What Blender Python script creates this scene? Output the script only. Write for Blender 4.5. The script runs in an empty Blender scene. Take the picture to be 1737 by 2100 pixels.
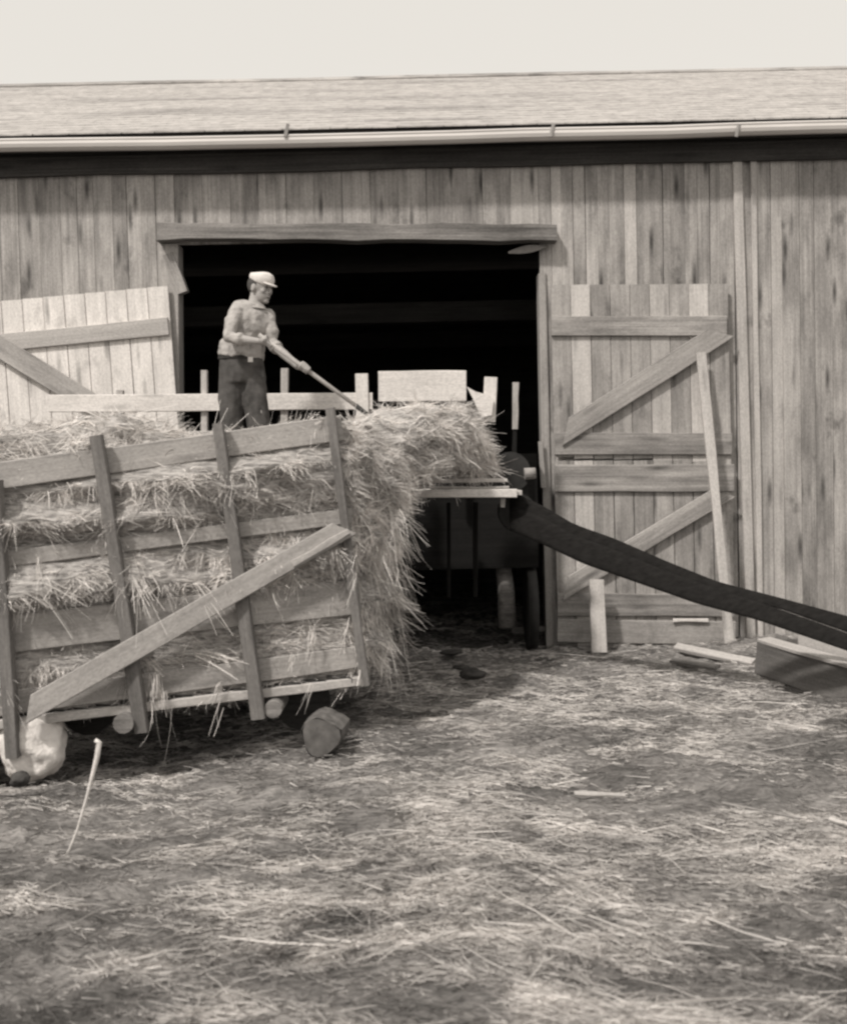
import bpy, bmesh, math, random
import numpy as np
from mathutils import Vector, Matrix, Quaternion

random.seed(7)
rng = np.random.default_rng(11)
SC = bpy.context.scene
COL = SC.collection
R = math.radians

# ------------------------------------------------------------------ camera, light, exposure
EYE = Vector((0.0, 0.0, 1.6))
FOC = 2250.0                      # focal length in units of a 1737 x 2100 picture
PITCH, ROLL = R(-2.04), R(1.25)
cam_data = bpy.data.cameras.new('camera')
cam_data.sensor_fit = 'VERTICAL'
cam_data.sensor_height = 24.0
cam_data.sensor_width = 24.0
cam_data.lens = 24.0 * FOC / 2100.0
cam_data.clip_start = 0.05
cam_data.clip_end = 2000.0
cam_data.dof.use_dof = True
cam_data.dof.focus_distance = 9.0
cam_data.dof.aperture_fstop = 1.8
cam = bpy.data.objects.new('camera', cam_data)
COL.objects.link(cam)
FWD = Vector((0, math.cos(PITCH), math.sin(PITCH)))
UP0 = Vector((0, -math.sin(PITCH), math.cos(PITCH)))
RT0 = Vector((1, 0, 0))
# verticals of the place lean to the left at their tops: the camera rolls clockwise
RT = RT0 * math.cos(ROLL) - UP0 * math.sin(ROLL)
UPV = UP0 * math.cos(ROLL) + RT0 * math.sin(ROLL)
m3 = Matrix((RT, UPV, -FWD)).transposed()
cam.matrix_world = Matrix.Translation(EYE) @ m3.to_4x4()
SC.camera = cam

SUN_EL, SUN_AZ = R(50), R(-38)    # azimuth measured from straight behind the camera towards the left
world = bpy.data.worlds.new('World')
SC.world = world
world.use_nodes = True
wt = world.node_tree
wt.nodes.clear()
w_out = wt.nodes.new('ShaderNodeOutputWorld')
w_bg = wt.nodes.new('ShaderNodeBackground')
w_sky = wt.nodes.new('ShaderNodeTexSky')
w_sky.sky_type = 'NISHITA'
w_sky.sun_disc = False
w_sky.sun_elevation = SUN_EL
w_sky.sun_rotation = R(180) + SUN_AZ * -1 if False else math.atan2(math.sin(SUN_AZ), -math.cos(SUN_AZ))
w_sky.air_density = 1.0
w_sky.dust_density = 5.0
w_bw = wt.nodes.new('ShaderNodeRGBToBW')
w_mix = wt.nodes.new('ShaderNodeMix'); w_mix.data_type = 'RGBA'
w_mix.inputs['Factor'].default_value = 0.72
w_mul = wt.nodes.new('ShaderNodeMix'); w_mul.data_type = 'RGBA'; w_mul.blend_type = 'MULTIPLY'
w_mul.inputs['Factor'].default_value = 1.0
wt.links.new(w_sky.outputs[0], w_bw.inputs[0])
wt.links.new(w_bw.outputs[0], w_mix.inputs[6])
w_mix.inputs[7].default_value = (7.9, 7.9, 7.9, 1)      # even thin overcast
wt.links.new(w_mix.outputs[2], w_mul.inputs[6])
w_mul.inputs[7].default_value = (1.0, 0.955, 0.885, 1)
wt.links.new(w_mul.outputs[2], w_bg.inputs[0])
w_bg.inputs[1].default_value = 0.13
wt.links.new(w_bg.outputs[0], w_out.inputs[0])

sun_data = bpy.data.lights.new('sun', 'SUN')
sun_data.energy = 3.3
sun_data.angle = R(4.0)
sun_data.color = (1.0, 0.955, 0.90)
sun = bpy.data.objects.new('sun', sun_data)
COL.objects.link(sun)
sdir = Vector((math.sin(SUN_AZ) * math.cos(SUN_EL), -math.cos(SUN_AZ) * math.cos(SUN_EL), math.sin(SUN_EL)))
sun.rotation_euler = sdir.to_track_quat('Z', 'Y').to_euler()
sun.location = sdir * 30

SC.view_settings.view_transform = 'Standard'
SC.view_settings.look = 'None'
SC.view_settings.exposure = 0.0
SC.view_settings.gamma = 1.0
SC.view_settings.use_curve_mapping = False
SC.render.engine = 'CYCLES'
SC.cycles.max_bounces = 6
SC.cycles.diffuse_bounces = 3
SC.cycles.filter_width = 2.5


def at(px, py, depth):
    """The point of the plane y = depth seen at a place of the 1737 x 2100 picture."""
    d = FWD + RT * ((px - 868.5) / FOC) + UPV * ((1050.0 - py) / FOC)
    return EYE + d * (depth / d.y)


# ------------------------------------------------------------------ noise
def _hash3(ix, iy, iz, seed):
    n = (ix * 374761393 + iy * 668265263 + iz * 2147483647 + seed * 1274126177) & 0xffffffff
    n = ((n ^ (n >> 13)) * 1274126177) & 0xffffffff
    n = n ^ (n >> 16)
    return (n & 0xffff) / 65535.0


def vnoise(p, seed=0):
    p = np.asarray(p, float)
    i = np.floor(p).astype(np.int64)
    f = p - i
    f = f * f * (3 - 2 * f)
    r = 0
    for dx in (0, 1):
        for dy in (0, 1):
            for dz in (0, 1):
                wgt = (f[:, 0] if dx else 1 - f[:, 0]) * (f[:, 1] if dy else 1 - f[:, 1]) * (f[:, 2] if dz else 1 - f[:, 2])
                r = r + wgt * _hash3(i[:, 0] + dx, i[:, 1] + dy, i[:, 2] + dz, seed)
    return r


def fbm(p, octv=3, seed=0):
    p = np.asarray(p, float)
    a, s, t = 0, 0.5, 0
    for k in range(octv):
        a = a + s * vnoise(p * 2 ** k, seed + 17 * k)
        t += s
        s *= 0.5
    return a / t


# ------------------------------------------------------------------ object helpers
WM = {}


def tag(o, label=None, cat=None, group=None, kind=None):
    if label: o['label'] = label
    if cat: o['category'] = cat
    if group: o['group'] = group
    if kind: o['kind'] = kind
    return o


def attach(o, parent, mat=None):
    m = mat if mat is not None else Matrix.Identity(4)
    WM[o.name] = m.copy()
    if parent is not None:
        o.parent = parent
        o.matrix_parent_inverse = WM[parent.name].inverted()
    o.matrix_basis = m
    return o


def empty(name, loc, parent=None, label=None, cat=None, group=None):
    o = bpy.data.objects.new(name, None)
    o.empty_display_size = 0.2
    COL.objects.link(o)
    attach(o, parent, Matrix.Translation(loc))
    return tag(o, label, cat, group)


def link_mesh(name, me, mat, parent=None, m=None):
    o = bpy.data.objects.new(name, me)
    if mat is not None and not me.materials:
        me.materials.append(mat)
    COL.objects.link(o)
    return attach(o, parent, m)


def frame(p0, p1, facing):
    """X along p0-p1, Z towards facing, origin at p0."""
    x = (p1 - p0).normalized()
    z = (facing - x * facing.dot(x)).normalized()
    y = z.cross(x)
    m = Matrix((x, y, z)).transposed().to_4x4()
    m.translation = p0
    return m


def board(name, p0, p1, width, thick, mat, parent=None, facing=Vector((0, -1, 0)), seg=3, wob=0.004, width2=None, cut=0.0):
    """A sawn board; p0-p1 is the middle of its front face, the body lies behind it."""
    L = (p1 - p0).length
    w2 = width if width2 is None else width2
    c = 0.0015 if name in ('wall_board', 'door_board') else min(0.005, thick * 0.25)
    vs, fs = [], []
    for i in range(seg + 1):
        t = i / seg
        w = (width * (1 - t) + w2 * t) / 2
        x = L * t
        jw = random.uniform(-wob, wob)
        jz = random.uniform(-wob, wob) * 0.5
        jw2 = random.uniform(-wob, wob)
        sk = cut * (1 if i == 0 else (-1 if i == seg else 0))
        ring = [(-w + jw, -thick), (w + jw2, -thick), (w + jw2, -c), (w - c + jw2, 0), (-w + c + jw, 0), (-w + jw, -c)]
        for (y, z) in ring:
            vs.append((x + sk * (y / max(w, 1e-3)), y, z + jz))
    n = 6
    for i in range(seg):
        for k in range(n):
            a, b = i * n + k, i * n + (k + 1) % n
            fs.append((a, b, b + n, a + n))
    fs.append(tuple(range(n - 1, -1, -1)))
    fs.append(tuple(range(seg * n, seg * n + n)))
    me = bpy.data.meshes.new(name)
    me.from_pydata(vs, [], fs)
    me.update()
    return link_mesh(name, me, mat, parent, frame(p0, p1, facing))


def bpx(name, x0, y0, x1, y1, wpx, d0, d1, thick, mat, parent=None, **k):
    p0, p1 = at(x0, y0, d0), at(x1, y1, d1)
    w = wpx * (d0 + d1) / 2 / FOC
    if 'w2px' in k:
        k['width2'] = k.pop('w2px') * d1 / FOC
    return board(name, p0, p1, w, thick, mat, parent, **k)


def tube(name, pts, radii, mat, parent=None, n=10, smooth=True, caps=True, flat=1.0):
    bm = bmesh.new()
    rings = []
    prev = None
    for i, p in enumerate(pts):
        p = Vector(p)
        a = Vector(pts[max(i - 1, 0)]); b = Vector(pts[min(i + 1, len(pts) - 1)])
        t = (b - a).normalized()
        if prev is None:
            u = t.orthogonal().normalized()
        else:
            u = (prev - t * prev.dot(t)).normalized()
        prev = u
        v = t.cross(u)
        r = radii[i] if isinstance(radii, (list, tuple)) else radii
        rings.append([bm.verts.new(p + u * math.cos(2 * math.pi * k / n) * r + v * math.sin(2 * math.pi * k / n) * r * flat) for k in range(n)])
    for i in range(len(rings) - 1):
        for k in range(n):
            bm.faces.new((rings[i][k], rings[i][(k + 1) % n], rings[i + 1][(k + 1) % n], rings[i + 1][k]))
    if caps:
        bm.faces.new(rings[0][::-1]); bm.faces.new(rings[-1])
    me = bpy.data.meshes.new(name)
    bm.to_mesh(me); bm.free()
    if smooth:
        for f in me.polygons:
            f.use_smooth = len(f.vertices) == 4
    return link_mesh(name, me, mat, parent)


def remeshed(name, bm, voxel, smooth_it=0):
    me = bpy.data.meshes.new(name)
    bm.to_mesh(me); bm.free()
    o = bpy.data.objects.new(name + '_source', me)
    COL.objects.link(o)
    md = o.modifiers.new('r', 'REMESH'); md.mode = 'VOXEL'; md.voxel_size = voxel; md.use_smooth_shade = True
    if smooth_it:
        s = o.modifiers.new('s', 'SMOOTH'); s.iterations = smooth_it; s.factor = 0.5
    bpy.context.view_layer.update()
    dg = bpy.context.evaluated_depsgraph_get()
    out = bpy.data.meshes.new_from_object(o.evaluated_get(dg))
    bpy.data.objects.remove(o)
    bpy.data.meshes.remove(me)
    out.name = name
    return out


def ellipsoid(bm, c, r, rot=None, u=20, v=12):
    m = Matrix.Translation(c) @ (rot.to_4x4() if rot else Matrix.Identity(4)) @ Matrix.Diagonal((r[0], r[1], r[2], 1))
    bmesh.ops.create_uvsphere(bm, u_segments=u, v_segments=v, radius=1, matrix=m)


def loft(bm, secs, n=16):
    """secs: (centre, rx, ry, axis_x) elliptical sections; capped."""
    rings = []
    for i, (c, rx, ry, ax) in enumerate(secs):
        c = Vector(c)
        a = Vector(secs[max(i - 1, 0)][0]); b = Vector(secs[min(i + 1, len(secs) - 1)][0])
        t = (b - a).normalized()
        u = (Vector(ax) - t * Vector(ax).dot(t)).normalized()
        v = t.cross(u)
        rings.append([bm.verts.new(c + u * math.cos(2 * math.pi * k / n) * rx + v * math.sin(2 * math.pi * k / n) * ry) for k in range(n)])
    for i in range(len(rings) - 1):
        for k in range(n):
            bm.faces.new((rings[i][k], rings[i][(k + 1) % n], rings[i + 1][(k + 1) % n], rings[i + 1][k]))
    bm.faces.new(rings[0][::-1]); bm.faces.new(rings[-1])


def limb(bm, pts, rad, n=12):
    loft(bm, [(p, r, r, (0.3, -1, 0.21)) for p, r in zip(pts, rad)], n)
    for p, r in ((pts[0], rad[0]), (pts[-1], rad[-1])):
        ellipsoid(bm, Vector(p), (r, r, r), u=12, v=8)


# ------------------------------------------------------------------ materials
TINT = (1.0, 0.945, 0.90)


def g(v):
    return (v * TINT[0], v * TINT[1], v * TINT[2], 1)


class NT:
    def __init__(self, name, rough=0.9, spec=0.15):
        self.m = bpy.data.materials.new(name)
        self.m.use_nodes = True
        self.t = self.m.node_tree
        self.b = self.t.nodes['Principled BSDF']
        self.b.inputs['Roughness'].default_value = rough
        self.b.inputs['Specular IOR Level'].default_value = spec

    def n(self, typ, **k):
        nd = self.t.nodes.new(typ)
        for a, v in k.items():
            if a.startswith('i_'):
                nd.inputs[a[2:].replace('_', ' ')].default_value = v
            else:
                setattr(nd, a, v)
        return nd

    def l(self, a, b):
        self.t.links.new(a, b)

    def coords(self, scale=(1, 1, 1), rnd=True, obj=True):
        tc = self.n('ShaderNodeTexCoord')
        mp = self.n('ShaderNodeMapping')
        mp.inputs['Scale'].default_value = scale
        src = tc.outputs['Object'] if obj else self.n('ShaderNodeNewGeometry').outputs['Position']
        if rnd:
            oi = self.n('ShaderNodeObjectInfo')
            mu = self.n('ShaderNodeMath', operation='MULTIPLY'); mu.inputs[1].default_value = 57.0
            self.l(oi.outputs['Random'], mu.inputs[0])
            ad = self.n('ShaderNodeVectorMath', operation='ADD')
            self.l(src, ad.inputs[0]); self.l(mu.outputs[0], ad.inputs[1])
            src = ad.outputs[0]
        self.l(src, mp.inputs['Vector'])
        return mp.outputs[0]

    def noise(self, vec, scale, detail=4, rough=0.55):
        nd = self.n('ShaderNodeTexNoise')
        nd.inputs['Scale'].default_value = scale
        nd.inputs['Detail'].default_value = detail
        nd.inputs['Roughness'].default_value = rough
        self.l(vec, nd.inputs['Vector'])
        return nd.outputs['Fac']

    def ramp(self, fac, stops):
        r = self.n('ShaderNodeValToRGB')
        e = r.color_ramp.elements
        e[0].position, e[0].color = stops[0][0], g(stops[0][1])
        e[1].position, e[1].color = stops[-1][0], g(stops[-1][1])
        for p, c in stops[1:-1]:
            x = e.new(p); x.color = g(c)
        self.l(fac, r.inputs[0])
        return r.outputs[0]

    def maprange(self, v, a, b, c, d):
        r = self.n('ShaderNodeMapRange')
        for i, x in enumerate((a, b, c, d)):
            r.inputs[i + 1].default_value = x
        self.l(v, r.inputs[0])
        return r.outputs[0]

    def math(self, op, a, b):
        r = self.n('ShaderNodeMath', operation=op)
        for i, x in enumerate((a, b)):
            if isinstance(x, (int, float)): r.inputs[i].default_value = x
            else: self.l(x, r.inputs[i])
        return r.outputs[0]

    def mul(self, a, b):
        r = self.n('ShaderNodeMix', data_type='RGBA', blend_type='MULTIPLY')
        r.inputs['Factor'].default_value = 1
        self.l(a, r.inputs[6]); self.l(b, r.inputs[7])
        return r.outputs[2]

    def color(self, c):
        self.l(c, self.b.inputs['Base Color'])

    def bump(self, h, strength=0.4, dist=0.01):
        b = self.n('ShaderNodeBump')
        b.inputs['Strength'].default_value = strength
        b.inputs['Distance'].default_value = dist
        self.l(h, b.inputs['Height'])
        self.l(b.outputs[0], self.b.inputs['Normal'])


def wood(name, lo, hi, tone=0.25, knots=0.5, streak=1.0, stain=0.5, blot=0.0):
    """Weathered sawn wood, grain along local X."""
    k = NT(name)
    v = k.coords((1.3, 22, 22))
    g1 = k.noise(v, 1.0, 6, 0.65)
    v2 = k.coords((0.35, 60, 60))
    g2 = k.noise(v2, 1.0, 4, 0.6)
    v3 = k.coords((1.0, 3.0, 3.0))
    st = k.noise(v3, 1.3, 4, 0.6)
    f = k.math('ADD', k.math('MULTIPLY', g1, 0.55), k.math('MULTIPLY', g2, 0.45))
    base = k.ramp(f, [(0.5 - 0.22 / max(streak, .2), lo), (0.5 + 0.16 / max(streak, .2), hi)])
    oi = k.n('ShaderNodeObjectInfo')
    rv = k.maprange(oi.outputs['Random'], 0, 1, 1 - tone, 1 + tone)
    sv = k.maprange(st, 0.32, 0.6, 1 - stain, 1.0)
    # knots
    vv = k.coords((1.6, 9, 9))
    vo = k.n('ShaderNodeTexVoronoi'); vo.inputs['Scale'].default_value = 1.0
    k.l(vv, vo.inputs['Vector'])
    kn = k.maprange(vo.outputs['Distance'], 0.04, 0.26, 1 - knots, 1.0)
    sk = k.maprange(k.noise(k.coords((40, 75, 75)), 1.0, 3, 0.7), 0.3, 0.7, 0.80, 1.16)
    t = k.math('MULTIPLY', k.math('MULTIPLY', k.math('MULTIPLY', rv, sv), kn), sk)
    if blot:
        bl = k.maprange(k.noise(k.coords((3.6, 3.6, 2.2), rnd=False, obj=False), 1.0, 4, 0.65), 0.58, 0.70, 1.0, 1 - blot)
        t = k.math('MULTIPLY', t, bl)
    cc = k.n('ShaderNodeCombineColor')
    for i in range(3): k.l(t, cc.inputs[i])
    k.color(k.mul(base, cc.outputs[0]))
    k.bump(f, 0.5, 0.004)
    return k.m


def straw_mat(name, lo, hi, mottle=0.0):
    k = NT(name, 0.8, 0.2)
    a = k.n('ShaderNodeAttribute'); a.attribute_name = 'tone'
    c = k.ramp(a.outputs['Fac'], [(0.0, lo), (1.0, hi)])
    if mottle:
        f = k.maprange(k.noise(k.coords((3.5, 9, 9), rnd=False, obj=False), 2.0, 6, 0.75), 0.3, 0.68, 1 - mottle, 1.1)
        cc = k.n('ShaderNodeCombineColor')
        for i in range(3): k.l(f, cc.inputs[i])
        c = k.mul(c, cc.outputs[0])
    k.color(c)
    return k.m


def plain(name, lo, hi, scale=6.0, rough=0.9, spec=0.15, bump=0.3, dist=0.01, stretch=(1, 1, 1)):
    k = NT(name, rough, spec)
    v = k.coords(stretch)
    f = k.noise(v, scale, 5, 0.6)
    k.color(k.ramp(f, [(0.3, lo), (0.7, hi)]))
    if bump: k.bump(f, bump, dist)
    return k.m


M = {}
M['wall'] = wood('weathered_wall_wood', 0.22, 0.48, 0.12, 0.75, 1.0, 0.48, blot=0.5)
M['wall_pale'] = wood('bleached_wall_wood', 0.38, 0.56, 0.1, 0.3, 1.0, 0.2)
M['door_dark'] = wood('weathered_door_wood', 0.24, 0.44, 0.10, 0.6, 1.0, 0.38, blot=0.3)
M['door_pale'] = wood('bleached_door_wood', 0.58, 0.86, 0.05, 0.5, 0.8, 0.28, blot=0.25)
M['rail'] = wood('door_rail_wood', 0.16, 0.46, 0.12, 0.6, 1.1, 0.45)
M['brace'] = wood('door_brace_wood', 0.26, 0.44, 0.08, 0.4, 1.0, 0.25)
M['beam'] = wood('old_beam_wood', 0.10, 0.32, 0.05, 0.4, 1.2, 0.5)
M['rack'] = wood('rack_plank_wood', 0.28, 0.44, 0.08, 0.35, 0.8, 0.22)
M['stake'] = wood('rack_stake_wood', 0.11, 0.24, 0.12, 0.3, 1.0, 0.3)
M['pole'] = wood('pale_new_wood', 0.36, 0.52, 0.08, 0.4, 0.9, 0.2)
M['white'] = wood('whitish_wood', 0.55, 0.75, 0.05, 0.3, 0.8, 0.15)
M['machine'] = wood('black_machine_paint', 0.008, 0.02, 0.1, 0.2, 1.0, 0.3)
M['eave_shade'] = wood('eave_shade_wood', 0.035, 0.085, 0.1, 0.3, 1.0, 0.3)  # dark tone stands in for the shade below the eaves
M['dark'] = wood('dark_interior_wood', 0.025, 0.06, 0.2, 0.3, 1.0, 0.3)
M['shingle'] = straw_mat('roof_shingle', 0.18, 0.54, 0.5)
M['gutter'] = plain('pale_gutter_metal', 0.50, 0.66, 3.0, 0.6, 0.3, 0.05, 0.002, (0.3, 3, 3))
M['belt'] = plain('dark_canvas_belt', 0.012, 0.022, 9.0, 0.95, 0.04, 0.15, 0.003, (0.4, 4, 4))
M['iron'] = plain('dark_iron', 0.012, 0.03, 12.0, 0.7, 0.4, 0.2)
M['straw'] = straw_mat('straw_stalks', 0.15, 0.84)
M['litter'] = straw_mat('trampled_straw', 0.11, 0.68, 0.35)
M['core'] = plain('packed_straw', 0.13, 0.55, 26.0, bump=0.8, dist=0.03, stretch=(0.45, 1.0, 2.2))
M['stone_pale'] = plain('whitewashed_stone', 0.62, 0.8, 5.0)
M['sack'] = plain('whitish_sack_cloth', 0.60, 0.85, 12.0, bump=0.9, dist=0.02)
M['stone'] = plain('grey_stone', 0.12, 0.24, 9.0)
M['clod'] = plain('dark_clod', 0.03, 0.09, 12.0)
M['bark'] = plain('log_bark', 0.07, 0.18, 14.0)  # bark and sawn end darkened: the wagon's shade put into their colour
M['logend'] = plain('sawn_log_end', 0.07, 0.15, 14.0)
M['skin'] = plain('skin', 0.27, 0.35, 9.0, 0.6, 0.3, 0.05)
M['cap'] = plain('pale_cap_cloth', 0.56, 0.68, 20.0)
M['trouser'] = plain('dark_trouser_cloth', 0.045, 0.11, 10.0, bump=0.5, dist=0.02)
M['hair'] = plain('hair', 0.04, 0.09, 40.0)
M['leather'] = plain('belt_leather', 0.02, 0.05, 20.0)
M['metal'] = plain('bright_buckle', 0.6, 0.7, 20.0, 0.3, 0.6, 0)
M['trough'] = wood('grey_trough_wood', 0.11, 0.21, 0.05, 0.3, 0.8, 0.3)
# shirt: small faint check pattern worn into creases
ks = NT('worn_shirt_cloth')
vs_ = ks.coords((1, 1, 1), rnd=False)
f1 = ks.noise(vs_, 16, 3, 0.6)
ks.color(ks.ramp(f1, [(0.28, 0.20), (0.44, 0.34), (0.62, 0.40)]))
ks.bump(ks.noise(vs_, 11, 3), 0.7, 0.03)
M['shirt'] = ks.m

# the ground material: trodden earth with chaff
kg = NT('trodden_earth')
vg = kg.coords((0.8, 1.4, 1), rnd=False, obj=False)
n1 = kg.noise(vg, 1.6, 6, 0.62)
n2 = kg.noise(kg.coords((9, 26, 9), rnd=False, obj=False), 2.0, 5, 0.7)
fg = kg.math('ADD', kg.math('MULTIPLY', n1, 0.55), kg.math('MULTIPLY', n2, 0.45))
kg.color(kg.ramp(fg, [(0.38, 0.06), (0.5, 0.16), (0.62, 0.33)]))
kg.bump(n2, 0.8, 0.03)
M['ground'] = kg.m

# ------------------------------------------------------------------ ground
WALL_Y = 10.0


def gh(x, y):
    x = np.asarray(x, float); y = np.asarray(y, float)
    p = np.stack([x, y, np.zeros_like(x)], -1)
    near = np.clip((16 - y) / 4, 0, 1) * np.clip((y + 3) / 3, 0, 1)
    h = (fbm(p * 1.3, 3, 3) - 0.5) * 0.16 + (fbm(p * 5.0 * np.array([1, 1.3, 1]), 3, 9) - 0.5) * 0.10 + np.maximum(fbm(p * 11.0, 2, 19) - 0.55, 0) * 0.10
    dip = np.clip((-x - 0.25) / 1.5, 0, 1); dip = dip * dip * (3 - 2 * dip)
    return h * near - dip * near * (0.07 * np.clip((y - 3) / 2.5, 0, 1) + 0.13 * np.clip((y - 5.7) / 0.7, 0, 1))


def axis(parts):
    out = [parts[0][0]]
    for a, b, n in parts:
        out += list(np.linspace(a, b, n + 1)[1:])
    return np.array(out)


gx = axis([(-400, -30, 6), (-30, -7, 12), (-7, 7, 330), (7, 30, 12), (30, 400, 6)])
gy = axis([(-60, 1, 10), (1, 10.5, 300), (10.5, 19, 30), (19, 60, 8), (60, 900, 6)])
X, Y = np.meshgrid(gx, gy)
Z = gh(X.ravel(), Y.ravel()).reshape(X.shape)
nx, ny = len(gx), len(gy)
verts = np.stack([X.ravel(), Y.ravel(), Z.ravel()], -1)
idx = np.arange(nx * ny).reshape(ny, nx)
quads = np.stack([idx[:-1, :-1], idx[:-1, 1:], idx[1:, 1:], idx[1:, :-1]], -1).reshape(-1, 4)


def mesh_np(name, verts, quads, tone=None, smooth=False):
    me = bpy.data.meshes.new(name)
    me.vertices.add(len(verts))
    me.vertices.foreach_set('co', np.ascontiguousarray(verts, dtype=np.float32).ravel())
    me.loops.add(quads.size)
    me.loops.foreach_set('vertex_index', np.ascontiguousarray(quads, dtype=np.int32).ravel())
    me.polygons.add(len(quads))
    me.polygons.foreach_set('loop_start', np.arange(0, quads.size, quads.shape[1], dtype=np.int32))
    me.polygons.foreach_set('loop_total', np.full(len(quads), quads.shape[1], dtype=np.int32))
    if smooth:
        me.polygons.foreach_set('use_smooth', np.ones(len(quads), dtype=bool))
    if tone is not None:
        at_ = me.attributes.new('tone', 'FLOAT', 'POINT')
        at_.data.foreach_set('value', np.ascontiguousarray(tone, dtype=np.float32))
    me.update(calc_edges=True)
    me.validate()
    return me


tag(link_mesh('ground', mesh_np('ground', verts, quads, smooth=True), M['ground']), kind='structure')


def ribbons(P, D, L, W, B, tone, seg=3, side=None):
    """Stalks as narrow tapering ribbons. P start, D unit direction, B bend vector."""
    N = len(P)
    D = D / np.maximum(np.linalg.norm(D, axis=1, keepdims=True), 1e-6)
    if side is None:
        side = rng.normal(size=(N, 3))
    S = np.cross(D, side)
    S /= np.maximum(np.linalg.norm(S, axis=1, keepdims=True), 1e-6)
    V = np.empty((N, seg + 1, 2, 3))
    for i in range(seg + 1):
        t = i / seg
        c = P + D * (L * t)[:, None] + B * (L * t * t)[:, None]
        w = (W * (1.0 - 0.45 * t))[:, None] * 0.5
        V[:, i, 0] = c - S * w
        V[:, i, 1] = c + S * w
    V = V.reshape(-1, 3)
    base = (np.arange(N) * (seg + 1) * 2)[:, None]
    F = []
    for i in range(seg):
        F.append(np.concatenate([base + 2 * i, base + 2 * i + 1, base + 2 * i + 3, base + 2 * i + 2], 1))
    F = np.stack(F, 1).reshape(-1, 4)
    T = np.repeat(np.clip(tone, 0, 1), (seg + 1) * 2)
    return V, F, T


def merge(sets):
    Vs, Fs, Ts, o = [], [], [], 0
    for v, f, t in sets:
        Vs.append(v); Fs.append(f + o); Ts.append(t); o += len(v)
    return np.concatenate(Vs), np.concatenate(Fs), np.concatenate(Ts)


# trampled straw over the yard
def yard_straw(N, seed, lmin, lmax, wmin, wmax, lift, ymin=2.2, ymax=15.0, dense=True):
    r = np.random.default_rng(seed)
    inv = r.random(N * 4)
    y = 1.0 / (1 / ymin + inv * (1 / ymax - 1 / ymin))
    x = (r.random(N * 4) * 2 - 1) * (0.46 * y + 0.8)
    p = np.stack([x, y, np.zeros_like(x)], -1)
    big = fbm(p * np.array([0.7, 1.3, 1]), 3, 31)
    mid = fbm(p * np.array([3.2, 7.0, 1]), 4, 47)
    dens = np.clip((big * 0.45 + mid * 0.55 - 0.43) * 6.5, 0.07, 1.0)
    dens = np.maximum(dens, 0.65 * np.clip((y - 5.2) / 2, 0, 1))
    inside = (y > WALL_Y + 0.2)
    ok = r.random(N * 4) < dens
    ok &= ~((y > WALL_Y - 0.05) & ((x < -2.2) | (x > 1.1)))
    k = np.nonzero(ok)[0][:N]
    x, y, p, big, mid = x[k], y[k], p[k], big[k], mid[k]
    n = len(k)
    ang = (fbm(p * 1.6, 2, 77) - 0.5) * 3.2 + r.normal(size=n) * 0.85
    D = np.stack([np.cos(ang), np.sin(ang), r.normal(size=n) * 0.10 + 0.02], -1)
    flip = np.where(r.random(n) < 0.5, -1, 1)
    D[:, :2] *= flip[:, None]
    L = r.uniform(lmin, lmax, n) ** 1.0
    W = r.uniform(wmin, wmax, n)
    z = gh(x, y) + r.random(n) * lift + 0.003
    P = np.stack([x, y, z], -1)
    B = np.stack([r.normal(size=n) * 0.18, r.normal(size=n) * 0.18, -np.abs(r.normal(size=n)) * 0.06], -1)
    tone = 0.46 - 0.3 * ((x < -0.4) & (y > 6.4)) + 0.30 * np.clip((y - 5.0) / 2.5, 0, 1) + 2.0 * (mid - 0.5) + 0.8 * (big - 0.5) + r.normal(size=n) * 0.15  # litter under the wagon toned darker: its shade put into the colour
    side = np.stack([r.normal(size=n) * 0.5, r.normal(size=n) * 0.5 , r.normal(size=n)*0.6], -1)
    return ribbons(P, D, L, W, B, tone, 2, np.cross(D, np.stack([r.normal(size=n)*.5, r.normal(size=n)*.5, np.ones(n)], -1)))


V, F, T = merge([yard_straw(250000, 5, 0.015, 0.075, 0.002, 0.006, 0.012),
                 yard_straw(11000, 6, 0.08, 0.2, 0.0025, 0.005, 0.03),
                 yard_straw(160, 8, 0.3, 0.6, 0.004, 0.008, 0.04)])
me = mesh_np('straw_litter', V, F, T)
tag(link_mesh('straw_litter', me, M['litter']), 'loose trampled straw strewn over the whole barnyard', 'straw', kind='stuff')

# ------------------------------------------------------------------ barn
barn = empty('barn', (0, WALL_Y, 0), label='long weathered board barn with a wide open doorway and low shingled roof', cat='barn')
XL, XR = at(371, 860, WALL_Y).x, at(1113, 900, WALL_Y).x
Z_OPEN = at(730, 494, WALL_Y).z
Z_TOP = 4.75
X0, X1 = -7.5, 7.5


def wall_board(xa, xb, z0, z1, mat, dy=0.0):
    xm = (xa + xb) / 2
    w = (xb - xa) - random.uniform(0.0005, 0.004)
    d = WALL_Y + dy + random.uniform(0, 0.006)
    return board('wall_board', Vector((xm, d, z0)), Vector((xm + random.uniform(-.004, .004), d, z1)), w, 0.025, mat, barn, wob=0.0015)


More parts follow.
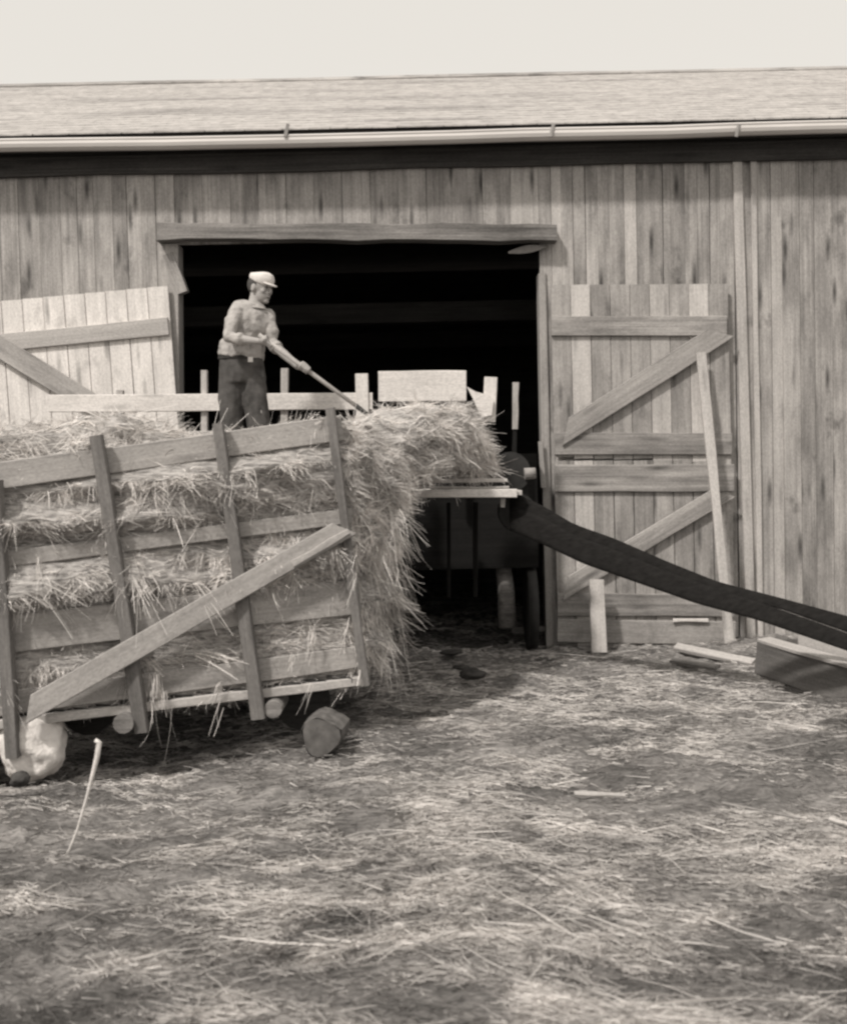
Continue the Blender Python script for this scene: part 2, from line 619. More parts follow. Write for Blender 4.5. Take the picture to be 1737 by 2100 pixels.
x = XL
while x > X0:                              # left of the doorway
    w = random.choice((0.13, 0.15, 0.17, 0.19))
    wall_board(x - w, x, -0.05 + random.uniform(-.03, 0), Z_TOP, M['wall'])
    x -= w
n_mid = 13
stp = (XR - XL) / n_mid                    # above the lintel
for i in range(n_mid):
    wall_board(XL + i * stp, XL + (i + 1) * stp, Z_OPEN, Z_TOP, M['wall'])
XC = at(1510, 700, WALL_Y).x
x = XR
while x < XC - 0.04:                       # behind the right doors
    w = random.choice((0.09, 0.11, 0.13))
    w = min(w, XC - x)
    wall_board(x, x + w, -0.06, Z_TOP, M['wall'] if random.random() > 0.12 else M['wall_pale'], 0.0)
    x += w
p_top, p_bot = at(1512, 330, WALL_Y - 0.03), at(1541, 1330, WALL_Y - 0.03)
board('cover_strip', p_bot, p_top, 0.085, 0.03, M['wall_pale'], barn, wob=0.004)
board('cover_strip', at(1560, 1330, WALL_Y - 0.02), at(1545, 330, WALL_Y - 0.02), 0.05, 0.02, M['wall_pale'], barn, wob=0.004)
x = XC
while x < X1:                              # narrower boards on the right
    w = random.choice((0.10, 0.13, 0.16))
    wall_board(x, x + w, -0.06, Z_TOP, M['wall'] if random.random() > 0.14 else M['wall_pale'])
    x += w

# lintel and jambs
lint = board('lintel', at(322, 474, WALL_Y - 0.14), at(1142, 476, WALL_Y - 0.14), 34 * 9.86 / FOC, 0.16, M['beam'], barn, seg=14, wob=0.012)
board('door_post', at(357, 1330, WALL_Y - 0.02), at(352, 500, WALL_Y - 0.02), 27 * 10 / FOC, 0.2, M['rack'], barn)
board('door_post', at(1128, 1325, WALL_Y - 0.02), at(1112, 560, WALL_Y - 0.02), 16 * 10 / FOC, 0.2, M['brace'], barn)
bpx('corner_bracket', 344, 520, 374, 600, 22, WALL_Y - 0.03, WALL_Y - 0.03, 0.1, M['rail'], barn)
board('sill_beam', at(1050, 1292, WALL_Y + 0.1), at(1140, 1290, WALL_Y + 0.1), 0.05, 0.1, M['rail'], barn)
# curved pale chip hanging under the lintel
bm = bmesh.new()
for i in range(9):
    t = i / 8
    px = 1042 + 78 * t
    top = 504 - 7 * math.sin(math.pi * t) + (1 - t) * 12
    for o in (0, 1):
        th = 16 * math.sin(math.pi * min(max(t, .04), .97)) ** 0.7
        for yy in (0, 0.03):
            bm.verts.new(at(px, top + o * th, WALL_Y - 0.05 + yy))
bm.verts.ensure_lookup_table()
v = bm.verts
for i in range(8):
    a, b = i * 4, i * 4 + 4
    bm.faces.new((v[a], v[a + 2], v[b + 2], v[b])); bm.faces.new((v[a + 1], v[b + 1], v[b + 3], v[a + 3]))
    bm.faces.new((v[a], v[b], v[b + 1], v[a + 1])); bm.faces.new((v[a + 2], v[a + 3], v[b + 3], v[b + 2]))
me = bpy.data.meshes.new('lintel_chock'); bm.to_mesh(me); bm.free()
link_mesh('lintel_chock', me, M['rail'], barn)

# eaves, gutter, roof
EY = WALL_Y - 0.33
zg0, zg1 = at(868, 289, EY).z, at(868, 266, EY).z
PITCHR = 0.47
bm = bmesh.new()                              # half-round gutter with a rolled lip
prof = [(0.0, zg1 - 0.004), (-0.008, zg1), (-0.016, zg1 - 0.012), (-0.010, zg1 - 0.026), (-0.014, (zg0 + zg1) / 2), (-0.004, zg0 + 0.02), (0.03, zg0), (0.10, zg0 + 0.01), (0.12, zg1), (0.115, zg1), (0.095, zg0 + 0.02), (0.03, zg0 + 0.008), (0.002, zg0 + 0.026), (-0.004, (zg0 + zg1) / 2)]
xs = np.linspace(X0 - 0.3, X1 + 0.3, 26)
rr = []
for xx in xs:
    s = (fbm(np.array([[xx * 0.5, 0, 0]]), 2, 5)[0] - 0.5) * 0.035
    rr.append([bm.verts.new((xx, EY + a, b + s)) for a, b in prof])
for i in range(len(rr) - 1):
    for k in range(len(prof)):
        bm.faces.new((rr[i][k], rr[i][(k + 1) % len(prof)], rr[i + 1][(k + 1) % len(prof)], rr[i + 1][k]))
me = bpy.data.meshes.new('gutter'); bm.to_mesh(me); bm.free()
link_mesh('gutter', me, M['gutter'], barn)
for px in (588, 1132, 1512):
    bpx('gutter_strap', px - 3, 280, px + 3, 254, 7, EY - 0.03, EY - 0.02, 0.01, M['rail'], barn, wob=0.001)
board('shadow_gap_board', Vector((X0 - 0.3, EY + 0.13, zg1 - 0.02)), Vector((X1 + 0.3, EY + 0.13, zg1 - 0.02)), 0.13, 0.03, M['dark'], barn, seg=8)  # dark strip painting the shadow gap between gutter and roof edge
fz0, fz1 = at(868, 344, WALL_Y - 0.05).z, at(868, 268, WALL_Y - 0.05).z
board('eave_shade_board', Vector((X0, WALL_Y - 0.05, (fz0 + fz1) / 2)), Vector((X1, WALL_Y - 0.05, (fz0 + fz1) / 2)), fz1 - fz0, 0.045, M['eave_shade'], barn, seg=16, wob=0.008)  # dark board added to make the eave's shadow band on the wall
board('eave_shade_moulding', Vector((X0, WALL_Y - 0.075, fz0 + 0.16)), Vector((X1, WALL_Y - 0.075, fz0 + 0.16)), 0.03, 0.022, M['eave_shade'], barn, seg=16, wob=0.006)  # thin edge within the band, in the same painted eave shade
ez = at(868, 259, EY + 0.05).z               # butt edge of the roof above the gutter
EYR = EY + 0.05
ridge_y = 13.25
ridge_z = ez + PITCHR * (ridge_y - EYR)
nrm = Vector((0, -PITCHR, 1)).normalized()
alo = Vector((0, 1, PITCHR)).normalized()
vs = []
for xx in (X0 - 0.3, X1 + 0.3):
    for (yy, zz) in ((EYR + 0.02, ez - 0.012), (ridge_y, ridge_z - 0.02), (2 * ridge_y - EYR, ez - 0.012), (2 * ridge_y - EYR, ez - 0.07), (ridge_y, ridge_z - 0.09), (EYR + 0.06, ez - 0.05)):
        vs.append((xx, yy, zz))
me = bpy.data.meshes.new('roof_deck')
me.from_pydata(vs, [], [(0, 1, 7, 6), (1, 2, 8, 7), (2, 3, 9, 8), (3, 4, 10, 9), (4, 5, 11, 10), (5, 0, 6, 11), (0, 5, 4, 1), (1, 4, 3, 2), (6, 7, 10, 11), (7, 8, 9, 10)])
roof = link_mesh('roof', me, M['dark'], barn)
sv, sf, st = [], [], []
slope_len = math.hypot(ridge_y - EYR, ridge_z - ez)
expo = 0.16
nc = int(slope_len / expo)
for c in range(nc + 1):
    s0 = c * expo
    xx = X0 - 0.3 + random.uniform(-0.2, 0)
    while xx < X1 + 0.3:
        w = random.uniform(0.10, 0.26)
        j = random.uniform(-0.006, 0.006)
        lift = 0.010 + random.uniform(0, 0.003)
        p = Vector((xx, EYR, ez)) + alo * (s0 + j - 0.02)
        q = p + alo * (expo + 0.05)
        b0 = len(sv)
        for a, h in ((p, lift), (q, 0.004)):
            for dx in (0.0, w):
                sv.append(tuple(a + nrm * h + Vector((dx, 0, 0))))
        for dx in (0.0, w - 0.006):
            sv.append(tuple(p + nrm * (-0.004) + Vector((dx, 0, 0))))
        sf += [(b0, b0 + 1, b0 + 3, b0 + 2), (b0 + 4, b0 + 5, b0 + 1, b0)]
        st.append((xx, c))
        xx += w
sp = np.array([(a * 0.4, b * 0.8, 0) for a, b in st])
sp2 = np.array([(a * 1.6, b * 1.7, 3) for a, b in st])
tn = fbm(sp, 3, 21)
tone = 0.86 - np.clip((tn - 0.57) * 5, 0, 1) * 0.40 + (fbm(sp2, 2, 4) - 0.5) * 0.22 + rng.normal(size=len(st)) * 0.025
me = mesh_np('shingles', np.array(sv), np.array(sf), np.repeat(np.clip(tone, 0, 1), 6))
o = link_mesh('shingles', me, M['shingle'], roof); o['kind'] = 'stuff'
board('ridge_board', Vector((X0 - 0.3, ridge_y, ridge_z + 0.035)), Vector((X1 + 0.3, ridge_y, ridge_z + 0.035)), 0.12, 0.03, M['wall'], roof, facing=Vector((0, -0.6, 1)), seg=10, wob=0.008)


def slab(name, a, b, mat, parent):
    bm = bmesh.new()
    bmesh.ops.create_cube(bm, size=1, matrix=Matrix.Translation((Vector(a) + Vector(b)) / 2) @ Matrix.Diagonal((b[0] - a[0], b[1] - a[1], b[2] - a[2], 1)))
    me = bpy.data.meshes.new(name); bm.to_mesh(me); bm.free()
    return link_mesh(name, me, mat, parent)


BY = 2 * ridge_y - WALL_Y
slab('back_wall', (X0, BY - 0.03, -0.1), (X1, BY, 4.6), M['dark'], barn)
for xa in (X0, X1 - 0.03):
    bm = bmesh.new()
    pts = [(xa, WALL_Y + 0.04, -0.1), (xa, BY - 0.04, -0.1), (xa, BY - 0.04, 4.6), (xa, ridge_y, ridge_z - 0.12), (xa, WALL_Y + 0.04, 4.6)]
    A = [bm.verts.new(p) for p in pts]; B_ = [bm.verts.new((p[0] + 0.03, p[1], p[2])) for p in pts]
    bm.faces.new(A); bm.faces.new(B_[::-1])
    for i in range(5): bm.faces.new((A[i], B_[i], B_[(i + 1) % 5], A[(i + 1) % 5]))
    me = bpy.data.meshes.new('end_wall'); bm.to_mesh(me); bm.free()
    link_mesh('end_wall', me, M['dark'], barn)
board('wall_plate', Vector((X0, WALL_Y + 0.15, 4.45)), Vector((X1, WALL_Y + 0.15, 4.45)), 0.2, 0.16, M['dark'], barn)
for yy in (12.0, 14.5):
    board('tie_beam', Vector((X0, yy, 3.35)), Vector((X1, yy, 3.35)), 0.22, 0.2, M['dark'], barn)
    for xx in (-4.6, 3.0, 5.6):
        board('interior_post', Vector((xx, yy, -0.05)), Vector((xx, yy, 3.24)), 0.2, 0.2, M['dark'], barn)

# ------------------------------------------------------------------ barn doors
DY = WALL_Y - 0.075


def right_door(y_top, y_bot, name, pale_top=False):
    d = empty(name, at(1128, y_bot, DY), barn)
    n = 9
    for i in range(n):
        t0, t1 = i / n, (i + 1) / n
        tc = (t0 + t1) / 2
        def ex(py, t):      # edges of the leaf follow the camera's lean
            k = (py - 585) / 745.0
            return (1129 + 14 * k) * (1 - t) + (1492 + 17 * k) * t
        pt, pb = at(ex(y_top, tc), y_top - 2 * tc, DY), at(ex(y_bot, tc), y_bot + random.uniform(-2, 4) + 6 * tc, DY)
        w = (1492 - 1129) / n * DY / FOC
        mt = M['wall_pale'] if (i in (5, 7) and pale_top) or i == 1 else M['door_dark']
        board('door_board', pb, pt, w - 0.006, 0.022, mt, d, wob=0.0015)
    return d


ud = right_door(584, 938, 'upper_door', True)
bpx('door_rail', 1131, 669, 1490, 668, 40, DY - 0.03, DY - 0.03, 0.03, M['rail'], ud)
bpx('door_rail', 1138, 910, 1500, 911, 44, DY - 0.03, DY - 0.03, 0.03, M['rail'], ud)
bpx('door_brace', 1160, 885, 1478, 683, 42, DY - 0.055, DY - 0.055, 0.024, M['brace'], ud, cut=0.09)
ld = right_door(945, 1322, 'lower_door')
bpx('door_rail', 1138, 981, 1505, 980, 56, DY - 0.03, DY - 0.03, 0.03, M['rail'], ld)
bpx('door_rail', 1143, 1240, 1505, 1242, 46, DY - 0.03, DY - 0.03, 0.03, M['rail'], ld)
bpx('door_rail', 1143, 1294, 1508, 1299, 48, DY - 0.028, DY - 0.028, 0.028, M['door_dark'], ld)
bpx('door_brace', 1160, 1208, 1482, 1012, 38, DY - 0.055, DY - 0.055, 0.024, M['rail'], ld, cut=0.08)
bpx('door_batten', 1380, 1272, 1452, 1273, 7, DY - 0.06, DY - 0.06, 0.02, M['white'], ld)
bpx('door_strap', 1108, 905, 1114, 1000, 10, WALL_Y - 0.08, WALL_Y - 0.08, 0.02, M['brace'], ld)

# the left leaf, sagging on its hinges
lf = empty('left_door', at(345, 850, DY), barn)
for i in range(9):
    t = (i + 0.5) / 9
    px = 345 - t * 385
    yt = 586 + (345 - px) * 0.092
    pt, pb = at(px, yt, DY), at(px + 52, yt + 690, DY)
    board('door_board', pb, pt, 385 / 9 * DY / FOC - 0.006, 0.022, M['door_pale'], lf, wob=0.0015)
bpx('door_rail', 345, 669, -42, 707, 36, DY - 0.03, DY - 0.03, 0.03, M['wall_pale'], lf)
bpx('door_rail', 365, 960, -30, 996, 44, DY - 0.03, DY - 0.03, 0.03, M['wall_pale'], lf)
bpx('door_brace', -30, 693, 300, 895, 42, DY - 0.055, DY - 0.055, 0.024, M['rack'], lf)

# ------------------------------------------------------------------ wagon
def nd(px, off=0.0):
    return 6.05 + 0.50 * px / 740.0 + off


wg = empty('hay_wagon', at(300, 1560, 7.4), label='low farm wagon with slatted rack sides, heaped with straw in front of the barn', cat='wagon')


def near(name, x0, y0, x1, y1, w, off, thick, mat, **k):
    return bpx(name, x0, y0, x1, y1, w, nd(x0, off), nd(x1, off), thick, mat, wg, **k)


# stakes of the near side
near('stake', 25, 1556, -14, 985, 27, 0.0, 0.06, M['stake'], seg=5)
near('stake', 290, 1504, 196, 893, 29, 0.0, 0.06, M['stake'], seg=5, w2px=25)
near('stake', 529, 1476, 446, 868, 30, 0.0, 0.06, M['stake'], seg=5, w2px=22)
near('stake', 748, 1407, 677, 836, 20, 0.0, 0.06, M['stake'], seg=5, w2px=18)
# planks behind the stakes
near('side_plank', -190, 1002, 703, 878, 54, 0.085, 0.025, M['rack'], seg=6)
near('side_plank', -190, 1172, 722, 1057, 32, 0.085, 0.025, M['rack'], seg=6)
near('side_plank', -190, 1322, 738, 1223, 76, 0.085, 0.025, M['rack'], seg=6)
near('side_plank', -190, 1470, 752, 1345, 48, 0.085, 0.025, M['rack'], seg=6)
near('side_brace', 58, 1457, 706, 1083, 46, -0.03, 0.03, M['rack'], seg=5, cut=0.05)
near('side_brace', 600, 1158, 716, 1089, 14, -0.045, 0.014, M['rack'], seg=3)
# deck edge and deck
near('deck_beam', -190, 1510, 752, 1397, 19, 0.065, 0.08, M['pole'], seg=6)
# far side
FD = 8.85
for (x0, y0, x1, y1, w) in ((421, 1180, 418, 759, 12), (583, 1180, 583, 755, 15), (752, 1150, 742, 766, 27), (250, 1190, 245, 800, 14)):
    bpx('stake', x0, y0, x1, y1, w, FD + 0.03 if w < 20 else FD - 0.02, FD + 0.03 if w < 20 else FD - 0.02, 0.05, M['pole'] if w < 20 else M['white'], wg)
bpx('side_plank', 100, 828, 764, 822, 35, FD, FD, 0.025, M['white'], wg, seg=5)
bpx('side_plank', 100, 905, 764, 898, 35, FD, FD, 0.025, M['pole'], wg, seg=5)
bpx('side_plank', 100, 1010, 764, 1000, 35, FD, FD, 0.025, M['pole'], wg, seg=5)
# deck boards run across, from near to far
nb = 17
for i in range(nb):
    px = -150 + i * (900 / nb)
    y_ = 1495 - (px + 190) * 0.12 + 0
    a = at(px, y_, nd(px, 0.08))
    b = Vector((a.x * 1.0 + 0.0, FD - 0.03, a.z))
    board('deck_board', a, b, 52 * 6.7 / FOC, 0.03, M['dark'], wg, facing=Vector((0.12, 0, 1)))
# round bolsters under the deck, runners and axles
for (px, py, r) in ((253, 1484, 20), (560, 1455, 18)):
    a = at(px, py, nd(px, 0.0))
    rad = r * 6.6 / FOC
    o = tube('bolster', [a, a + Vector((0, 0.6, 0)), a + Vector((0.02, 2.2, -0.02))], [rad, rad * 1.05, rad], M['beam'], wg, n=14)
for yy in (6.8, 8.3):
    for px in (110, 610):
        c = at(px, 1500, nd(px))
        c.y = yy
        rad = 0.17
        c.z = rad + 0.02
        tube('wheel', [c + Vector((0, -0.05, 0)), c + Vector((0, 0.05, 0))], [rad, rad], M['dark'], wg, n=20)
    board('runner', Vector((-3.4, yy + 0.25, 0.24)), Vector((-0.6, yy + 0.25, 0.34)), 0.12, 0.08, M['dark'], wg)

# ------------------------------------------------------------------ straw load
bm = bmesh.new()
pr = []
for (px, yb, yt, off) in ((-260, 1515, 975, 0.115), (728, 1392, 868, 0.115)):
    pr.append((at(px, yb, nd(px, off)), at(px - 10, yt, nd(px, off))))
nlb, nlt = pr[0]; nrb, nrt = pr[1]
Q = [nlb, nrb, nrt, nlt]
far = []
for p, zz in zip(Q, (nlb.z, nrb.z, 1.52, 1.45)):
    far.append(Vector((p.x * 1.0, FD - 0.12, zz)))
A = [bm.verts.new(p) for p in Q]; B_ = [bm.verts.new(p) for p in far]
for i in range(4):
    bm.faces.new((A[i], A[(i + 1) % 4], B_[(i + 1) % 4], B_[i]))
bm.faces.new(A[::-1]); bm.faces.new(B_)
for (px, py, D, rx, ry, rz) in (
        (120, 935, 7.55, 0.95, 0.50, 0.25), (-150, 950, 7.6, 0.8, 0.5, 0.27), (300, 950, 7.7, 0.42, 0.6, 0.26),
        (700, 945, 7.35, 0.36, 0.50, 0.27), (800, 925, 7.9, 0.38, 0.45, 0.31), (880, 898, 8.3, 0.33, 0.40, 0.29),
        (935, 900, 8.6, 0.22, 0.36, 0.22), (966, 940, 8.75, 0.13, 0.3, 0.17), (985, 970, 8.8, 0.09, 0.2, 0.08),
        (765, 1010, 7.5, 0.19, 0.5, 0.28), (752, 1120, 7.3, 0.15, 0.45, 0.32), (758, 1230, 7.1, 0.14, 0.4, 0.30),
        (762, 1310, 7.0, 0.11, 0.3, 0.15)):
    ellipsoid(bm, at(px, py, D), (rx, ry, rz))
core = remeshed('straw_load', bm, 0.035)
nv = len(core.vertices)
co = np.empty(nv * 3); core.vertices.foreach_get('co', co); co = co.reshape(-1, 3)
no = np.empty(nv * 3); core.vertices.foreach_get('normal', no); no = no.reshape(-1, 3)
sq = np.array([1, 1, 1.7])
dsp = (fbm(co * 3.6 * sq, 3, 90) - 0.56) * 0.30 + (fbm(co * 9.0 * sq, 2, 91) - 0.5) * 0.10
keep_in = np.clip((co[:, 2] - 0.4) * 2, 0.15, 1)
ndc = []
CO = co - np.array(EYE)
dz = CO @ np.array(FWD); cpx = 868.5 + (CO @ np.array(RT)) / dz * FOC; cpy = 1050 - (CO @ np.array(UPV)) / dz * FOC
PL = ((1002, 878, 893, 54), (1172, 1057, 912, 32), (1322, 1223, 928, 76), (1470, 1345, 942, 48))


def plank_gap(qx, qy):
    """How far a place of the rack lies from the nearest plank (negative: behind a plank)."""
    out = np.full(len(qx), 1e3)
    for y0_, y1_, ln, w_ in PL:
        yc = y0_ + (qx + 190) / ln * (y1_ - y0_)
        out = np.minimum(out, np.abs(qy - yc) - w_ / 2)
    return out


gapm = np.clip((plank_gap(cpx, cpy) + 4) / 30, 0, 1)
roll = fbm(co * np.array([1.6, 1.0, 8.0]), 3, 95) - 0.5
bulge = 0.05 * gapm + roll * 0.34 * gapm + (fbm(co * np.array([5, 5, 12.0]), 2, 96) - 0.5) * 0.07
front = (no[:, 1] < -0.7) & (co[:, 0] < -0.35) & (co[:, 2] < 1.95)
face_front = np.where(front, bulge, dsp) if True else np.where((no[:, 1] < -0.7) & (co[:, 0] < -0.35), np.minimum(dsp, 0.035), dsp)
co2 = co + no * (face_front * keep_in)[:, None]
core.vertices.foreach_set('co', co2.ravel())
core.update()
straw = link_mesh('straw_load', core, M['core'])
tag(straw, 'great tangled heap of pale straw filling the wagon and spilling off its end', 'straw', kind='stuff')

# stalks growing out of the packed mass
core.calc_loop_triangles()
nt = len(core.loop_triangles)
tri = np.empty(nt * 3, dtype=np.int32); core.loop_triangles.foreach_get('vertices', tri); tri = tri.reshape(-1, 3)
a, b, c = co2[tri[:, 0]], co2[tri[:, 1]], co2[tri[:, 2]]
cr = np.cross(b - a, c - a); ar = np.linalg.norm(cr, axis=1) * 0.5
nn = cr / np.maximum(ar[:, None] * 2, 1e-9)
cen = (a + b + c) / 3
vis = ((nn[:, 1] < 0.25) | (nn[:, 2] > 0.1) | (nn[:, 0] > 0.3)) & (cen[:, 0] > -3.4) & (nn[:, 2] > -0.75)
pw = np.where(vis, ar, 0); pw = pw * np.where(nn[:, 2] > 0.6, 0.8, 1.0); pw /= pw.sum()


TUFT = 16


def load_stalks(N, lmin, lmax, wmin, wmax, out_, sag, seg=3):
    NTU = N // TUFT
    k = np.repeat(rng.choice(nt, NTU, p=pw), TUFT)
    N = len(k)
    u, v_ = np.repeat(rng.random(NTU), TUFT), np.repeat(rng.random(NTU), TUFT)
    s = u + v_ > 1
    u[s], v_[s] = 1 - u[s], 1 - v_[s]
    P = a[k] + (b[k] - a[k]) * u[:, None] + (c[k] - a[k]) * v_[:, None]
    n_ = nn[k]
    jit = rng.normal(size=(N, 3)) * 0.016
    P = P + jit - n_ * np.sum(jit * n_, 1)[:, None]
    tj = np.repeat(rng.normal(size=(NTU, 3)), TUFT, 0)
    tt = np.repeat(rng.normal(size=NTU), TUFT)
    CQ = P - np.array(EYE); dq = CQ @ np.array(FWD)
    gp = plank_gap(868.5 + (CQ @ np.array(RT)) / dq * FOC, 1050 - (CQ @ np.array(UPV)) / dq * FOC)
    drop = (P[:, 0] < -0.42) & (n_[:, 1] < -0.3) & (gp < 3) & (np.repeat(rng.random(NTU), TUFT) < 0.86)
    kp = ~drop
    k, P, n_, tj, tt = k[kp], P[kp], n_[kp], tj[kp], tt[kp]
    N = len(P)
    q = P * np.array([3.2, 3.2, 6.0])
    fx = fbm(q, 2, 201) - 0.5; fy = fbm(q, 2, 202) - 0.5; fz = fbm(q, 2, 203) - 0.5
    flow = np.stack([fx * 1.6, fy * 2.0, fz * 2.2], -1)
    side_ = (P[:, 0] < -0.42) & (n_[:, 1] < -0.3) & (P[:, 2] < 1.75)       # between the planks
    casc = (P[:, 0] > -0.5) & (P[:, 2] < 1.25)
    base = np.zeros((N, 3))
    base[:, 0] = np.where(rng.random(N) < 0.7, 1.0, -1.0) * 0.9
    base[:, 2] = 0.12
    base[side_] = base[side_] * np.array([1, 1, 1]) + np.array([0, -0.25, -0.28])
    base[casc] = np.array([0.35, -0.35, -1.0])
    D = base + flow * 1.1 + tj * 0.38 + rng.normal(size=(N, 3)) * 0.15
    D = D - n_ * (np.sum(D * n_, 1))[:, None] * 0.85 + n_ * (np.where(side_, 0.5, np.where(casc, 0.6, 1.0)) * out_ * (0.4 + rng.random(N)))[:, None]
    L = rng.uniform(lmin, lmax, N)
    L = np.where(side_ | casc, L * 0.75, L)
    W = rng.uniform(wmin, wmax, N)
    B = rng.normal(size=(N, 3)) * 0.20 + tj[:, [1, 2, 0]] * 0.34; B[:, 2] -= sag
    cl = fbm(P * np.array([5, 5, 9.0]), 3, 300)
    tone = 0.72 + 0.12 * np.clip(n_[:, 2], 0, 1) + (cl - 0.5) * 1.5 + rng.normal(size=N) * 0.10 + tt * 0.10  # upward-facing stalks toned lighter: top light put into the colour
    return ribbons(P - n_ * 0.01, D, L, W, B, tone, seg)


def hanging(px, py, D, length, n, spread=0.02, sway=0.0):
    p = np.array(at(px, py, D))
    P = p + rng.normal(size=(n, 3)) * spread
    Dd = np.tile(np.array([sway, -0.05, -1.0]), (n, 1)) + rng.normal(size=(n, 3)) * 0.06
    return ribbons(P, Dd, length * rng.uniform(0.6, 1.05, n), rng.uniform(0.002, 0.005, n), rng.normal(size=(n, 3)) * 0.2, rng.uniform(0.5, 0.95, n), 6)


sets = [load_stalks(200000, 0.04, 0.13, 0.0025, 0.0052, 0.13, 0.35, 3),
        load_stalks(2600, 0.13, 0.28, 0.003, 0.006, 0.30, 0.45, 4)]
# long stalks hanging under the deck edge
for (px, py, L, n, sw) in ((318, 1450, 0.32, 3, 0.06), (350, 1450, 0.36, 3, 0.04), (455, 1440, 0.30, 4, -0.35), (312, 1420, 0.12, 16, 0.0), (335, 1420, 0.10, 20, 0.0),
                           (640, 1405, 0.13, 6, -0.3), (640, 1300, 0.15, 20, -0.1), (80, 1140, 0.28, 12, 0.05), (560, 1210, 0.12, 8, 0.1), (320, 1385, 0.15, 40, 0.05), (450, 1400, 0.14, 14, -0.4), (600, 1345, 0.10, 14, -0.2)):
    sets.append(hanging(px, py, nd(px, -0.0 + 0.02), L, n, 0.014, sw))
# tufts off the end of the load
for i in range(80):
    px, py = random.uniform(760, 832), random.uniform(1040, 1375)
    px -= (py - 1040) * 0.03
    n = random.randint(5, 16)
    p = np.array(at(px, py, random.uniform(6.8, 7.3)))
    P = p + rng.normal(size=(n, 3)) * 0.02
    dd = np.array([random.uniform(0.0, 0.7), -0.3, random.uniform(-1.4, -0.4)])
    sets.append(ribbons(P, dd + rng.normal(size=(n, 3)) * 0.35, rng.uniform(0.06, 0.19, n), rng.uniform(0.002, 0.0045, n), rng.normal(size=(n, 3)) * 0.3 - np.array([0, 0, 0.3]), rng.uniform(0.4, 0.95, n), 5))
# heads and awns over the machine table
for i in range(26):
    px = random.uniform(880, 1010); py = 960 - (1010 - px) * random.uniform(0, 0.6)
    n = random.randint(5, 14)
    P = np.array(at(px, py, random.uniform(8.4, 8.9))) + rng.normal(size=(n, 3)) * 0.03
    dd = np.array([0.7, -0.2, -0.4])
    sets.append(ribbons(P, dd + rng.normal(size=(n, 3)) * 0.4, rng.uniform(0.1, 0.22, n), rng.uniform(0.004, 0.006, n), rng.normal(size=(n, 3)) * 0.15, rng.uniform(0.4, 0.9, n), 3))
V, F, T = merge(sets)
tag(link_mesh('loose_stalks', mesh_np('loose_stalks', V, F, T), M['straw'], straw), kind='stuff')

# ------------------------------------------------------------------ farmer
PD = 8.3


def pm(px, py, d=0.0):
    return at(px, py, PD + d)


man = empty('person', pm(500, 1000), label='farmer in a pale cap, light shirt and dark trousers, forking straw atop the wagon', cat='person')
S = PD / FOC
# face direction: right of the picture, a little to the camera, and down
fd = Vector((0.82, -0.52, -0.20)).normalized()
hup = (Vector((0.10, 0, 1)) - fd * Vector((0.10, 0, 1)).dot(fd)).normalized()
hsd = fd.cross(hup)                       # his right-hand side ... towards the camera
HR = Matrix((fd, hsd, hup)).transposed()  # local x forward, y side, z up
hc = pm(535, 591)


def hp(x, y, z):
    return hc + HR @ Vector((x, y, z))


bm = bmesh.new()
ellipsoid(bm, hp(-0.012, 0, 0.022), (0.098, 0.076, 0.095), HR)
ellipsoid(bm, hp(0.028, 0, -0.05), (0.062, 0.058, 0.066), HR)
ellipsoid(bm, hp(0.072, 0, -0.092), (0.022, 0.024, 0.018), HR)     # chin
loft(bm, [(hp(0.082, 0, 0.022), 0.010, 0.009, hsd), (hp(0.104, 0, -0.012), 0.013, 0.012, hsd), (hp(0.100, 0, -0.028), 0.017, 0.011, hsd)], 8)
ellipsoid(bm, hp(0.080, 0, 0.03), (0.018, 0.045, 0.010), HR)         # brow
ellipsoid(bm, hp(0.083, 0, -0.056), (0.012, 0.022, 0.005), HR)       # lips
ellipsoid(bm, hp(0.081, 0, -0.068), (0.012, 0.018, 0.006), HR)
for s in (-1, 1):
    ellipsoid(bm, hp(-0.008, s * 0.078, -0.012), (0.020, 0.008, 0.032), HR)
    ellipsoid(bm, hp(0.058, s * 0.040, -0.022), (0.022, 0.018, 0.02), HR)
nb_ = pm(522, 631)
limb(bm, [hp(-0.02, 0, -0.05), (hp(-0.02, 0, -0.05) + nb_) / 2, nb_], [0.055, 0.054, 0.062])
# torso under the shirt
tx = Vector((0.86, 0.42, -0.06)).normalized()      # line of the shoulders, turned to the right


def torso(bm, grow=0.0, top=True):
    loft(bm, [(pm(497, 740, .03), 0.150 + grow, 0.105 + grow, tx), (pm(500, 715, .02), 0.148 + grow, 0.108 + grow, tx), (pm(506, 690, 0.0), 0.146 + grow, 0.108 + grow, tx),
              (pm(512, 665, -0.01), 0.152 + grow, 0.110 + grow, tx), (pm(515, 645, 0.0), 0.158 + grow, 0.100 + grow, tx), (pm(517, 630, 0.0), 0.125 + grow, 0.08 + grow, tx),
              (pm(519, 623, 0.0), 0.07 + grow, 0.062 + grow, tx)], 20)


torso(bm, -0.012)
# arms
sR, eR, hR_ = pm(480, 643, -0.10), pm(469, 694, -0.24), pm(533, 700, -0.30)      # arm nearest the camera
sL, eL, hL_ = pm(551, 647, 0.04), pm(556, 703, -0.02), pm(612, 752, -0.22)
limb(bm, [sR, (sR + eR) / 2, eR, eR.lerp(hR_, .5), hR_], [0.046, 0.042, 0.037, 0.034, 0.024])
limb(bm, [sL, (sL + eL) / 2, eL, eL.lerp(hL_, .5), hL_], [0.046, 0.042, 0.038, 0.035, 0.025])
# the handle, and hands closed round it
H0, H1 = pm(531, 686, -0.33), pm(757, 852, -0.22)
hx = (H1 - H0).normalized()


